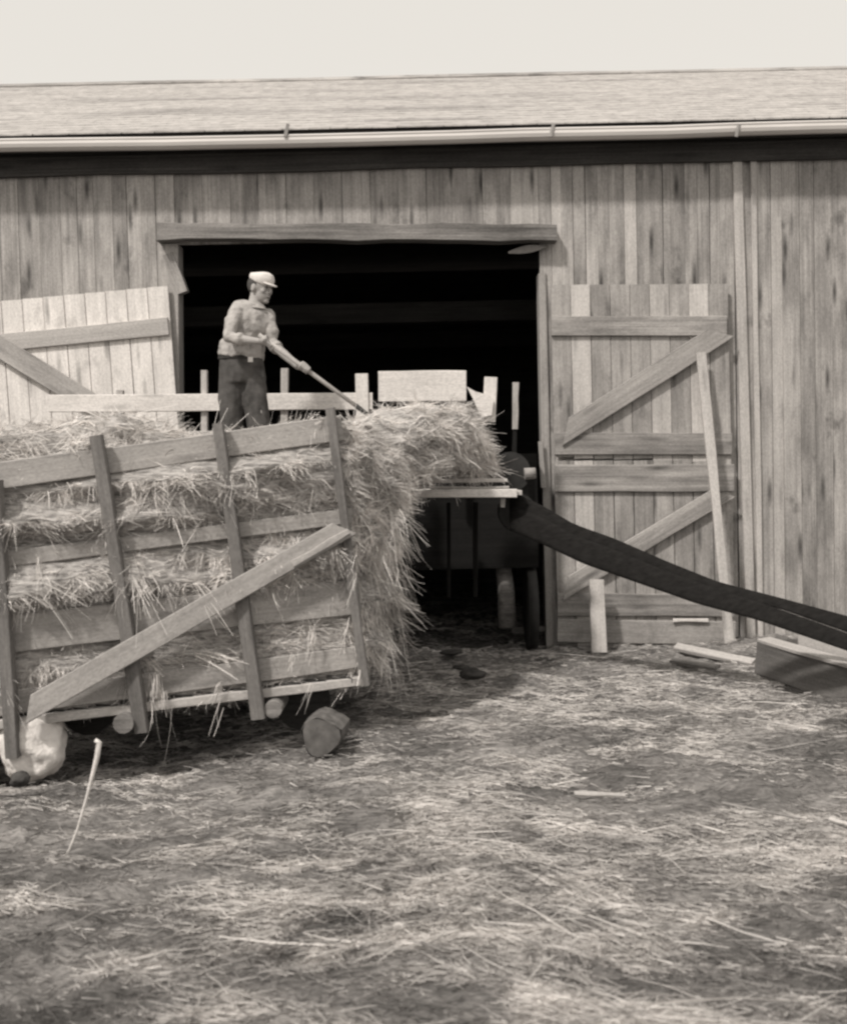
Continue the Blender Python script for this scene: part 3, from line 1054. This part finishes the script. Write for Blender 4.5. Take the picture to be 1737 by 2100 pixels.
def hand(bm, wrist, hold_t, up):
    g0 = H0 + (H1 - H0) * hold_t
    cdir = (g0 - wrist)
    back = (up - hx * up.dot(hx)).normalized()
    palm_c = g0 + back * 0.024
    loft(bm, [(wrist, 0.026, 0.019, hx), (wrist.lerp(palm_c, .5), 0.034, 0.018, hx), (palm_c, 0.044, 0.017, hx), (palm_c + back.cross(hx) * -0.012, 0.043, 0.013, hx)], 12)
    other = hx.cross(back)
    for i, (o_, ln) in enumerate(((-0.033, 0.92), (-0.011, 1.0), (0.012, 0.95), (0.033, 0.78))):
        c0 = g0 + hx * o_
        pts = []
        for k_, (ang, rr_) in enumerate(((20, .030), (75, .032), (130, .029), (190, .026), (235, .023))):
            ang = R(ang * ln + 0)
            pts.append(c0 + back * math.cos(ang) * rr_ + other * math.sin(ang) * rr_)
        limb(bm, pts, [0.0105, 0.0100, 0.0095, 0.009, 0.0075], 8)
    tb = palm_c - hx * 0.036 - other * 0.008
    tb = palm_c - hx * 0.030 - other * 0.006
    pts = [tb, g0 - hx * 0.040 - other * 0.022 + back * 0.006, g0 - hx * 0.032 - other * 0.026 - back * 0.012, g0 - hx * 0.018 - other * 0.018 - back * 0.024]
    limb(bm, pts, [0.0135, 0.012, 0.0108, 0.009], 8)


hand(bm, hR_, 0.088, Vector((-0.3, -0.95, 0.25)))
hand(bm, hL_, 0.41, Vector((-0.25, -0.35, 0.9)))
# hips and legs under the trousers
hipL, kL, fL = pm(478, 748, 0.0), pm(474, 850, -0.03), pm(478, 968, 0.02)
hipR, kR, fR = pm(515, 750, 0.03), pm(533, 850, -0.05), pm(545, 968, 0.08)
ellipsoid(bm, pm(496, 748, .02), (0.145, 0.105, 0.10))
limb(bm, [hipL, kL, fL], [0.085, 0.06, 0.045]); limb(bm, [hipR, kR, fR], [0.085, 0.06, 0.045])
me = remeshed('body', bm, 0.007, 2)
link_mesh('body', me, M['skin'], man)
# eyes and mouth line
for s in (-1, 1):
    bm = bmesh.new(); ellipsoid(bm, hp(0.083, s * 0.030, 0.010), (0.007, 0.012, 0.006), HR, 10, 6)
    me = bpy.data.meshes.new('eye'); bm.to_mesh(me); bm.free(); link_mesh('eye', me, M['hair'], man)
bm = bmesh.new(); ellipsoid(bm, hp(0.092, 0, -0.062), (0.005, 0.020, 0.0022), HR, 10, 6)
me = bpy.data.meshes.new('mouth'); bm.to_mesh(me); bm.free(); link_mesh('mouth', me, M['hair'], man)
# hair: short back and sides
bm = bmesh.new()
ellipsoid(bm, hp(-0.022, 0, 0.022), (0.095, 0.081, 0.088), HR)
me = remeshed('hair', bm, 0.01)
for vv in me.vertices:
    l = HR.inverted() @ (vv.co - hc)
    if l.x > 0.02: vv.co = hc + HR @ Vector((0.02 - (l.x - .02) * .3, l.y * 0.85, l.z * .9))
link_mesh('hair', me, M['hair'], man)
# cap
cp = empty('cap', hp(0, 0, 0.08), man)
bm = bmesh.new()
loft(bm, [(hp(-0.010, 0, 0.040), 0.098, 0.084, fd), (hp(-0.004, 0, 0.060), 0.104, 0.088, fd), (hp(0.002, 0, 0.085), 0.102, 0.087, fd), (hp(0.004, 0, 0.104), 0.084, 0.074, fd), (hp(0.002, 0, 0.114), 0.050, 0.046, fd)], 24)
me = remeshed('crown', bm, 0.008, 2)
link_mesh('crown', me, M['cap'], cp)
bm = bmesh.new()
ellipsoid(bm, hp(0.086, 0, 0.036), (0.046, 0.066, 0.010), HR @ Matrix.Rotation(R(14), 3, 'Y'), 20, 10)
me = bpy.data.meshes.new('visor'); bm.to_mesh(me); bm.free()
for f in me.polygons: f.use_smooth = True
link_mesh('visor', me, M['cap'], cp)
# shirt with sleeves pushed up to the elbow
bm = bmesh.new()
torso(bm, 0.012)
loft(bm, [(pm(494, 736, .02), 0.172, 0.130, tx), (pm(496, 724, .02), 0.178, 0.138, tx), (pm(500, 712, .02), 0.168, 0.128, tx)], 20)
limb(bm, [sR + Vector((0.02, 0, 0.0)), sR.lerp(eR, .5), eR + Vector((0, 0, .01)), eR.lerp(hR_, .35)], [0.062, 0.055, 0.051, 0.046])
limb(bm, [sL, sL.lerp(eL, .5), eL, eL.lerp(hL_, .18)], [0.056, 0.054, 0.050, 0.045])
me = remeshed('shirt', bm, 0.009, 2)
n_ = len(me.vertices); cc = np.empty(n_ * 3); me.vertices.foreach_get('co', cc); cc = cc.reshape(-1, 3)
nm = np.empty(n_ * 3); me.vertices.foreach_get('normal', nm); nm = nm.reshape(-1, 3)
wr = (fbm(cc * np.array([7, 7, 13.0]), 3, 64) - 0.5) * 0.042
cc += nm * wr[:, None]
me.vertices.foreach_set('co', cc.ravel()); me.update()
link_mesh('shirt', me, M['shirt'], man)
for (e_, h_, f_, r_) in ((eR, hR_, .38, .046), (eL, hL_, .2, .045)):
    d_ = (h_ - e_).normalized(); c_ = e_.lerp(h_, f_)
    tube('rolled_cuff', [c_ - d_ * .022, c_ - d_ * .016, c_ + d_ * .014, c_ + d_ * .020], [r_ * .93, r_ * 1.12, r_ * 1.1, r_ * .8], M['shirt'], man, n=16)
# collar
cpt = [pm(519 + 17 * math.cos(t) * 1.0, 629 + 5 * math.sin(t), -0.062 * math.sin(t)) for t in np.linspace(0, 2 * math.pi, 15)[:-1]]
bm = bmesh.new()
ra, rb = [], []
for i, t in enumerate(np.linspace(-0.5, 2 * math.pi - 1.7, 16)):
    c_ = pm(521, 629) + tx * 0.072 * math.cos(t) + tx.cross(Vector((0, 0, 1))) * 0.068 * math.sin(t)
    o_ = (c_ - pm(521, 629)).normalized()
    ra.append(bm.verts.new(c_ + Vector((0, 0, 0.028)))); rb.append(bm.verts.new(c_ + o_ * 0.028 - Vector((0, 0, 0.02))))
for i in range(15): bm.faces.new((ra[i], ra[i + 1], rb[i + 1], rb[i]))
me = bpy.data.meshes.new('collar'); bm.to_mesh(me); bm.free()
o = link_mesh('collar', me, M['shirt'], man)
md = o.modifiers.new('t', 'SOLIDIFY'); md.thickness = 0.006
# trousers
bm = bmesh.new()
loft(bm, [(pm(494, 730, .02), 0.156, 0.118, tx), (pm(495, 742, .02), 0.162, 0.126, tx), (pm(496, 765, .02), 0.170, 0.134, tx), (pm(497, 786, .02), 0.165, 0.125, tx)], 20)
limb(bm, [pm(478, 770, 0.0), pm(474, 820, -.02), pm(475, 870, -.03), pm(478, 960, .02)], [0.098, 0.094, 0.088, 0.075])
limb(bm, [pm(515, 772, 0.02), pm(524, 820, -.03), pm(530, 870, -.05), pm(544, 960, .07)], [0.098, 0.090, 0.084, 0.075])
me = remeshed('trousers', bm, 0.010, 3)
n_ = len(me.vertices); cc = np.empty(n_ * 3); me.vertices.foreach_get('co', cc); cc = cc.reshape(-1, 3)
nm = np.empty(n_ * 3); me.vertices.foreach_get('normal', nm); nm = nm.reshape(-1, 3)
cc += nm * ((fbm(cc * np.array([11, 11, 5.0]), 3, 65) - 0.5) * 0.05)[:, None]
me.vertices.foreach_set('co', cc.ravel()); me.update()
link_mesh('trousers', me, M['trouser'], man)
for px, d in ((480, .02), (548, .08)):
    bm = bmesh.new(); ellipsoid(bm, pm(px + 8, 985, d - .04), (0.07, 0.13, 0.05)); ellipsoid(bm, pm(px, 975, d), (0.055, 0.06, 0.08))
    link_mesh('boot', remeshed('boot', bm, 0.012, 1), M['leather'], man)
# belt and buckle
bm = bmesh.new()
lo_, hi_ = [], []
for i in range(24):
    t = 2 * math.pi * i / 24
    for lst, py in ((lo_, 740), (hi_, 732)):
        c_ = pm(494, py, .02) + tx * 0.163 * math.cos(t) + tx.cross(Vector((0, 0, 1))) * 0.126 * math.sin(t)
        lst.append(bm.verts.new(c_))
for i in range(24): bm.faces.new((lo_[i], lo_[(i + 1) % 24], hi_[(i + 1) % 24], hi_[i]))
me = bpy.data.meshes.new('belt'); bm.to_mesh(me); bm.free()
o = link_mesh('belt', me, M['leather'], man)
md = o.modifiers.new('t', 'SOLIDIFY'); md.thickness = 0.008
bpx('buckle', 509, 737, 519, 737, 10, PD - 0.15, PD - 0.15, 0.008, M['metal'], man, wob=0.001)

# pitchfork
pf = empty('pitchfork', H1, label='long-handled pitchfork held by the farmer, its tines in the straw', cat='pitchfork')
tube('handle', [H0, H0.lerp(H1, .5), H1], [0.016, 0.016, 0.014], M['pole'], pf, n=10)
fr = (H1 - H0).normalized()
sd = fr.cross(Vector((0, 1, 0.2))).normalized()
sd = Vector((0.1, 0.9, 0.1)).normalized()
tube('ferrule', [H1 - fr * 0.12, H1 + fr * 0.03], [0.019, 0.012], M['iron'], pf, n=10)
for k_ in (-1, 0, 1):
    s = sd * 0.07 * k_
    tube('tine', [H1 + fr * 0.02, H1 + fr * 0.06 + s * 0.8, H1 + fr * 0.16 + s + Vector((0, 0, 0.02)), H1 + fr * 0.32 + s * 0.95], [0.006, 0.006, 0.005, 0.002], M['iron'], pf, n=6)

# ------------------------------------------------------------------ threshing machine in the doorway
tm = empty('threshing_machine', (0.4, 9.2, 0), label='threshing machine standing in the barn doorway, pale feed table toward the wagon', cat='machine')
MD = 9.1
TD = 8.42
# feed table, seen edge-on
bm_p = [at(868, 1010, TD), at(1062, 1010, TD)]
board('feed_table', at(760, 1006, TD + 0.35), at(1062, 1004, TD + 0.35), 0.72, 0.035, M['pole'], tm, facing=Vector((0, 0, 1)))
bpx('table_edge', 760, 1012, 1060, 1011, 17, TD - 0.05, TD - 0.05, 0.03, M['white'], tm)
bpx('table_lip', 860, 986, 1040, 985, 9, TD + 0.1, TD + 0.1, 0.02, M['white'], tm)
bpx('table_lip', 860, 1000, 1044, 1000, 5, TD + 0.03, TD + 0.03, 0.02, M['pole'], tm)
bpx('hood_panel', 776, 792, 956, 791, 62, 9.35, 9.35, 0.02, M['white'], tm, seg=4)
# upright bracket: post and slanting gusset
bpx('guard_post', 1003, 865, 1007, 773, 27, 9.2, 9.2, 0.04, M['white'], tm)
bm = bmesh.new()
for dd in (9.165, 9.195):
    for (qx, qy) in ((957, 793), (975, 803), (994, 808), (1012, 822), (1008, 852), (985, 856), (972, 822)):
        bm.verts.new(at(qx, qy, dd))
bm.verts.ensure_lookup_table(); v = bm.verts
bm.faces.new([v[i] for i in range(7)]); bm.faces.new([v[i] for i in range(13, 6, -1)])
for i in range(7): bm.faces.new((v[i], v[i + 7], v[(i + 1) % 7 + 7], v[(i + 1) % 7]))
me = bpy.data.meshes.new('guard_gusset'); bm.to_mesh(me); bm.free()
link_mesh('guard_gusset', me, M['white'], tm)
bpx('guard_post', 1056, 880, 1058, 784, 12, 9.35, 9.35, 0.04, M['brace'], tm)
bpx('shaded_post_end', 1054, 1010, 1056, 878, 9, 9.36, 9.36, 0.035, M['machine'], tm)  # lower end of the thin post, doorway shade painted in as black
for px in (800, 930, 1004):
    bpx('hood_support', px, 1010, px, 830, 12, 9.39, 9.39, 0.04, M['machine'], tm)
slab('machine_body', (-1.2, 9.6, 0.75), (1.0, 12.4, 1.75), M['machine'], tm)
slab('machine_body', (-0.7, 9.9, 1.76), (0.55, 12.2, 2.05), M['machine'], tm)
for (px, w) in ((975, 10), (920, 8)):
    bpx('machine_leg', px, 1225, px, 1030, w, 9.2, 9.2, 0.06, M['machine'], tm)
bpx('machine_leg', 1030, 1040, 1032, 1020, 10, TD, TD, 0.05, M['brace'], tm)
for yy in (9.8, 12.2):
    for xx in (-1.1, 0.9):
        c_ = Vector((xx, yy, 0.38))
        tube('wheel', [c_, c_ + Vector((0.08, 0, 0))], [0.38, 0.38], M['iron'], tm, n=24)
# pulley with rim, disc and hub
pc = at(1046, 968, 8.98)
for i in range(2):
    pass
tube('pulley', [pc + Vector((0, -0.02, 0)), pc + Vector((0, 0.12, 0))], [0.165, 0.165], M['iron'], tm, n=26)
pz = at(1060, 1050, 8.85)
tube('drive_pulley', [pz + Vector((0, -0.08, 0)), pz + Vector((0, 0.14, 0))], [0.15, 0.15], M['iron'], tm, n=26)
tube('shaft', [at(1075, 972, 8.9), at(1098, 970, 8.9)], [0.05, 0.045], M['rail'], tm, n=12)


# ------------------------------------------------------------------ drive belt
db = empty('drive_belt', at(1060, 1050, 8.8), label='long dark sagging drive belt running from the doorway machine toward the yard at right', cat='belt')


def strand(name, top, bot, d0, d1, fold=0.03):
    """A band between an upper and a lower outline, with the depth the belt has along its run."""
    xs_ = np.linspace(top[0][0], 1737, 34)
    ty = np.interp(xs_, [p[0] for p in top], [p[1] for p in top])
    by = np.interp(xs_, [p[0] for p in bot], [p[1] for p in bot])
    bm = bmesh.new()
    rows = []
    K = 7
    for i, xx in enumerate(xs_):
        t = (xx - xs_[0]) / (1737 - xs_[0])
        D = d0 + (d1 - d0) * t
        row = []
        for k_ in range(K):
            s = k_ / (K - 1)
            row.append(at(xx, ty[i] * (1 - s) + by[i] * s, D - math.sin(math.pi * s) * fold + 0.05 * (0.5 - s) + 0.05))
        rows.append(row)
    # carry the belt on beyond the frame, down to the tractor's side
    ext = [(rows[-1][k_] - rows[-4][k_]) / 3 for k_ in range(K)]
    for j in range(1, 24):
        rows.append([rows[33][k_] + ext[k_] * j + Vector((0, 0, 0.0011 * j * j)) for k_ in range(K)])
    vv = [[bm.verts.new(p) for p in r_] for r_ in rows]
    for i in range(len(vv) - 1):
        for k_ in range(K - 1):
            f = bm.faces.new((vv[i][k_], vv[i + 1][k_], vv[i + 1][k_ + 1], vv[i][k_ + 1])); f.smooth = True
    me = bpy.data.meshes.new(name); bm.to_mesh(me); bm.free()
    o = link_mesh(name, me, M['belt'], db)
    md = o.modifiers.new('t', 'SOLIDIFY'); md.thickness = 0.012; md.offset = 0
    return o


TOPE = [(1045, 1006), (1114, 1038), (1177, 1075), (1261, 1105), (1366, 1151), (1470, 1193), (1596, 1226), (1737, 1264)]
MIDU = [(1045, 1060), (1114, 1088), (1177, 1122), (1261, 1152), (1366, 1190), (1470, 1222), (1596, 1247), (1737, 1297)]
MIDL = [(1045, 1036), (1114, 1062), (1177, 1098), (1261, 1128), (1366, 1172), (1470, 1209), (1596, 1249), (1737, 1299)]
BOTE = [(1045, 1088), (1114, 1117), (1198, 1157), (1303, 1194), (1428, 1238), (1554, 1272), (1638, 1301), (1737, 1335)]
strand('upper_strand', TOPE, MIDU, 8.52, 7.05, 0.004)
strand('lower_strand', MIDL, BOTE, 8.48, 6.95, 0.006)

# ------------------------------------------------------------------ things against the doors and on the ground
def loose(name, label, cat, group=None):
    def f(o):
        return tag(o, label, cat, group)
    return f


o = bpx('prop_board', 1499, 1346, 1438, 722, 20, 9.45, 9.80, 0.03, M['pole'], None, seg=6, w2px=18, wob=0.006)
tag(o, 'long pale board leaning against the right-hand barn doors', 'board')
o = bpx('short_post', 1229, 1338, 1224, 1188, 32, 9.5, 9.68, 0.05, M['pole'], None, w2px=30, wob=0.004)
tag(o, 'short upright board stood against the lower barn door, under the belt', 'board')
def gnd(px, py):
    """Depth at which the ground shows at a place of the picture."""
    d = FWD + RT * ((px - 868.5) / FOC) + UPV * ((1050.0 - py) / FOC)
    t = -EYE.z / d.z
    return (EYE + d * t).y


def on_ground(name, x0, y0, x1, y1, w, thick, mat, label, cat, lift=0.03, **k):
    a, b = at(x0, y0, gnd(x0, y0)), at(x1, y1, gnd(x1, y1))
    a.z = float(gh([a.x], [a.y])[0]) + lift; b.z = float(gh([b.x], [b.y])[0]) + lift
    o = board(name, a, b, w, thick, mat, None, facing=Vector((0, -0.5, 1)), **k)
    return tag(o, label, cat)


on_ground('fallen_board', 1385, 1352, 1545, 1368, 0.09, 0.03, M['pole'], 'pale board lying flat on the straw at the foot of the doors', 'board', 0.06)
on_ground('broken_board', 1378, 1368, 1470, 1385, 0.07, 0.03, M['beam'], 'dark broken board lying in front of the pale one beneath the doors', 'board', 0.04)
on_ground('flat_stick', 1178, 1646, 1282, 1641, 0.025, 0.010, M['rack'], 'pale flat piece of wood lying on open ground in mid yard', 'stick', 0.05)
on_ground('wood_splinter', 1700, 1692, 1790, 1702, 0.018, 0.010, M['pole'], 'bright thin splinter of wood on the ground at the right edge', 'splinter', 0.05)
on_ground('thin_stick', 1480, 1668, 1640, 1690, 0.010, 0.008, M['rail'], 'long thin pale stick lying left of the bright splinter', 'stick', 0.045)

# trough at the right
tr = empty('wooden_trough', at(1600, 1420, 8.2), label='grey wooden trough lying on its side below the belt at right', cat='trough')
TDa, TDb = 8.2, 6.95
pa, pb = at(1549, 1346, TDa), at(1790, 1420, TDb)
pa2, pb2 = at(1548, 1345, TDa), at(1790, 1432, TDb)
bpx('front_board', 1549, 1348, 1800, 1428, 74, TDa, TDb, 0.03, M['trough'], tr, seg=4, cut=0.0)
ax = (pb - pa).normalized()
nrmf = (Vector((0, -1, 0)) - ax * Vector((0, -1, 0)).dot(ax)).normalized()
top_d = ax.cross(nrmf) * -1
if top_d.z < 0: top_d = -top_d
hw = 37 * 8.0 / FOC
bk = -nrmf
for off, nm_, mt in ((0.36, 'back_board', 'pole'),):
    board(nm_, pa + bk * off + top_d * (hw * 0.35), pb + bk * off + top_d * (hw * 0.35), hw * 2.5, 0.03, M[mt], tr, facing=nrmf)
board('top_board', pa + bk * 0.06 + top_d * (hw + 0.008), pb + bk * 0.06 + top_d * (hw + 0.008), 0.12, 0.025, M['pole'], tr, facing=(Vector((0, -0.25, 1))))
board('end_board', pa + ax * -0.012 - top_d * hw + bk * 0.18, pa + ax * -0.012 + top_d * hw + bk * 0.18, 0.34, 0.025, M['trough'], tr, facing=-ax)
board('bottom_board', pa - top_d * hw + bk * 0.18, pb - top_d * hw + bk * 0.18, 0.34, 0.03, M['trough'], tr, facing=Vector((0, 0, 1)))


def rock(name, px, py, r, mat, label, cat, sc=(1, 1, 0.8), lump=0.25, depth=None, seed=0, sink=0.2, flat=False, group=None):
    d = depth or gnd(px, py + r)
    c_ = at(px, py, d)
    rad = r * d / FOC
    bm = bmesh.new()
    bmesh.ops.create_icosphere(bm, subdivisions=4, radius=1)
    P = np.array([v.co[:] for v in bm.verts])
    f = 1 + (fbm(P * 1.6 + seed * 7.3 + 20, 3, seed) - 0.5) * lump * 2
    for v, q in zip(bm.verts, P * f[:, None]):
        v.co = Vector((q[0] * sc[0], q[1] * sc[1], q[2] * sc[2])) * rad
    if flat:
        for v in bm.verts: v.co.z = max(v.co.z, -0.55 * rad)
    for f_ in bm.faces: f_.smooth = True
    me = bpy.data.meshes.new(name); bm.to_mesh(me); bm.free()
    return tag(link_mesh(name, me, mat, None, Matrix.Translation(c_)), label, cat, group)


def sack(px, py, D, rx, ry, rz, rot, label, seed):
    c_ = at(px, py, D)
    bm = bmesh.new()
    bmesh.ops.create_cube(bm, size=2)
    bmesh.ops.subdivide_edges(bm, edges=bm.edges[:], cuts=14, use_grid_fill=True)
    P = np.array([v.co[:] for v in bm.verts])
    nrm_ = (np.abs(P) ** 3.2).sum(1) ** (1 / 3.2)
    P = P / nrm_[:, None]
    f = 1 + (fbm(P * 1.7 + seed * 7.3 + 20, 3, seed) - 0.5) * 0.30 + (fbm(P * np.array([5, 5, 4.0]) + 40, 3, seed) - 0.5) * 0.24
    P = P * f[:, None]
    P[:, 0] *= 1 + 0.12 * P[:, 2]
    for v, q in zip(bm.verts, P):
        v.co = Vector((q[0] * rx, q[1] * ry, q[2] * rz))
    for f_ in bm.faces: f_.smooth = True
    me = bpy.data.meshes.new('pale_sack'); bm.to_mesh(me); bm.free()
    tag(link_mesh('pale_sack', me, M['sack'], None, Matrix.Translation(c_) @ Matrix.Rotation(R(rot), 4, 'Y') @ Matrix.Rotation(R(12), 4, 'Z')), label, 'sack')


sack(66, 1522, 6.28, 0.185, 0.16, 0.20, -8, 'bright whitish sack slumped under the corner of the wagon rack', 3)
sack(-75, 1525, 6.2, 0.19, 0.2, 0.22, 4, 'whitish sack mostly cut off by the left edge of the photo', 4)
rock('dark_clod', 42, 1598, 20, M['clod'], 'dark clod of earth below the bright sack', 'clod', (1, 1, 0.8), 0.3, seed=6)
rock('pale_stone', 819, 1903, 13, M['stone_pale'], 'small pale stone alone in the near straw', 'stone', (1, 1, .8), 0.2, seed=8)
rock('flat_pale_stone', 855, 2036, 22, M['pole'], 'flat dull pale stone near the bottom of the yard', 'stone', (1.2, 1, .45), 0.2, seed=9)
# cut log end-on beneath the wagon
lg = empty('cut_log', at(660, 1513, 6.2), label='short sawn log lying end-on beneath the wagon, right of the hanging straw', cat='log')
c0 = at(658, 1512, 6.25)
rl = 42 * 6.25 / FOC
lax = Vector((0.10, 1, 0.0)).normalized()
bm = bmesh.new()
ring0 = []
rings = []
for j, (dd, rr_) in enumerate(((0, 0.96), (0.02, 1.0), (0.14, 1.03), (0.27, 1.0))):
    ring = []
    for k_ in range(18):
        an = 2 * math.pi * k_ / 18
        q = 1 + 0.10 * math.sin(an * 3 + 1) + 0.05 * math.sin(an * 5)
        u_ = lax.cross(Vector((0, 0, 1))).normalized(); v_ = u_.cross(lax)
        ring.append(bm.verts.new(c0 + lax * dd + (u_ * math.cos(an) + v_ * math.sin(an)) * rl * rr_ * q))
    rings.append(ring)
for j in range(3):
    for k_ in range(18):
        bm.faces.new((rings[j][k_], rings[j][(k_ + 1) % 18], rings[j + 1][(k_ + 1) % 18], rings[j + 1][k_]))
bm.faces.new(rings[3])
me = bpy.data.meshes.new('bark'); bm.to_mesh(me); bm.free(); link_mesh('bark', me, M['bark'], lg)
bm = bmesh.new()
fcv = [bm.verts.new(v) for v in [c0 + lax * -0.003 + (lax.cross(Vector((0, 0, 1))).normalized() * math.cos(2 * math.pi * k_ / 18) + lax.cross(Vector((0, 0, 1))).normalized().cross(lax) * math.sin(2 * math.pi * k_ / 18)) * rl * 0.93 * (1 + 0.10 * math.sin(6 * math.pi * k_ / 18 + 1)) for k_ in range(18)]]
bk_ = [bm.verts.new(v.co + lax * 0.02) for v in fcv]
bm.faces.new(fcv); bm.faces.new(bk_[::-1])
for k_ in range(18): bm.faces.new((fcv[k_], bk_[k_], bk_[(k_ + 1) % 18], fcv[(k_ + 1) % 18]))
me = bpy.data.meshes.new('sawn_face'); bm.to_mesh(me); bm.free(); link_mesh('sawn_face', me, M['logend'], lg)

# crooked stick standing in the yard
sdp = gnd(135, 1752)
o = tube('crooked_stick', [at(196, 1518, sdp), at(204, 1522, sdp), at(200, 1552, sdp), at(188, 1600, sdp), at(176, 1645, sdp), at(160, 1700, sdp), at(143, 1742, sdp), at(135, 1756, sdp)],
         [0.010, 0.012, 0.011, 0.008, 0.006, 0.005, 0.004, 0.003], M['white'], None, n=8)
tag(o, 'thin pale crooked stick standing in the ground before the wagon', 'stick')
# grey log inside the doorway
o = tube('upright_log', [at(1041, 1285, 9.75), at(1038, 1215, 9.75), at(1031, 1155, 9.75)], [0.085, 0.078, 0.07], M['beam'], None, n=14)
tag(o, 'short grey log stood upright in the shade inside the doorway', 'log')
rock('dark_clump', 968, 1382, 22, M['clod'], 'largest dark clump of straw, on the yard right of the wagon end', 'clump', (1.3, 1, .5), 0.3, seed=12)

rock('dark_clump', 925, 1338, 15, M['clod'], 'low dark clump of straw in the doorway shade, nearer the wagon', 'clump', (1.6, 1, .4), 0.35, seed=13)
rock('dark_clump', 945, 1368, 11, M['clod'], 'smallest dark clump, between the two larger ones right of the wagon', 'clump', (1.5, 1, .45), 0.35, seed=14)
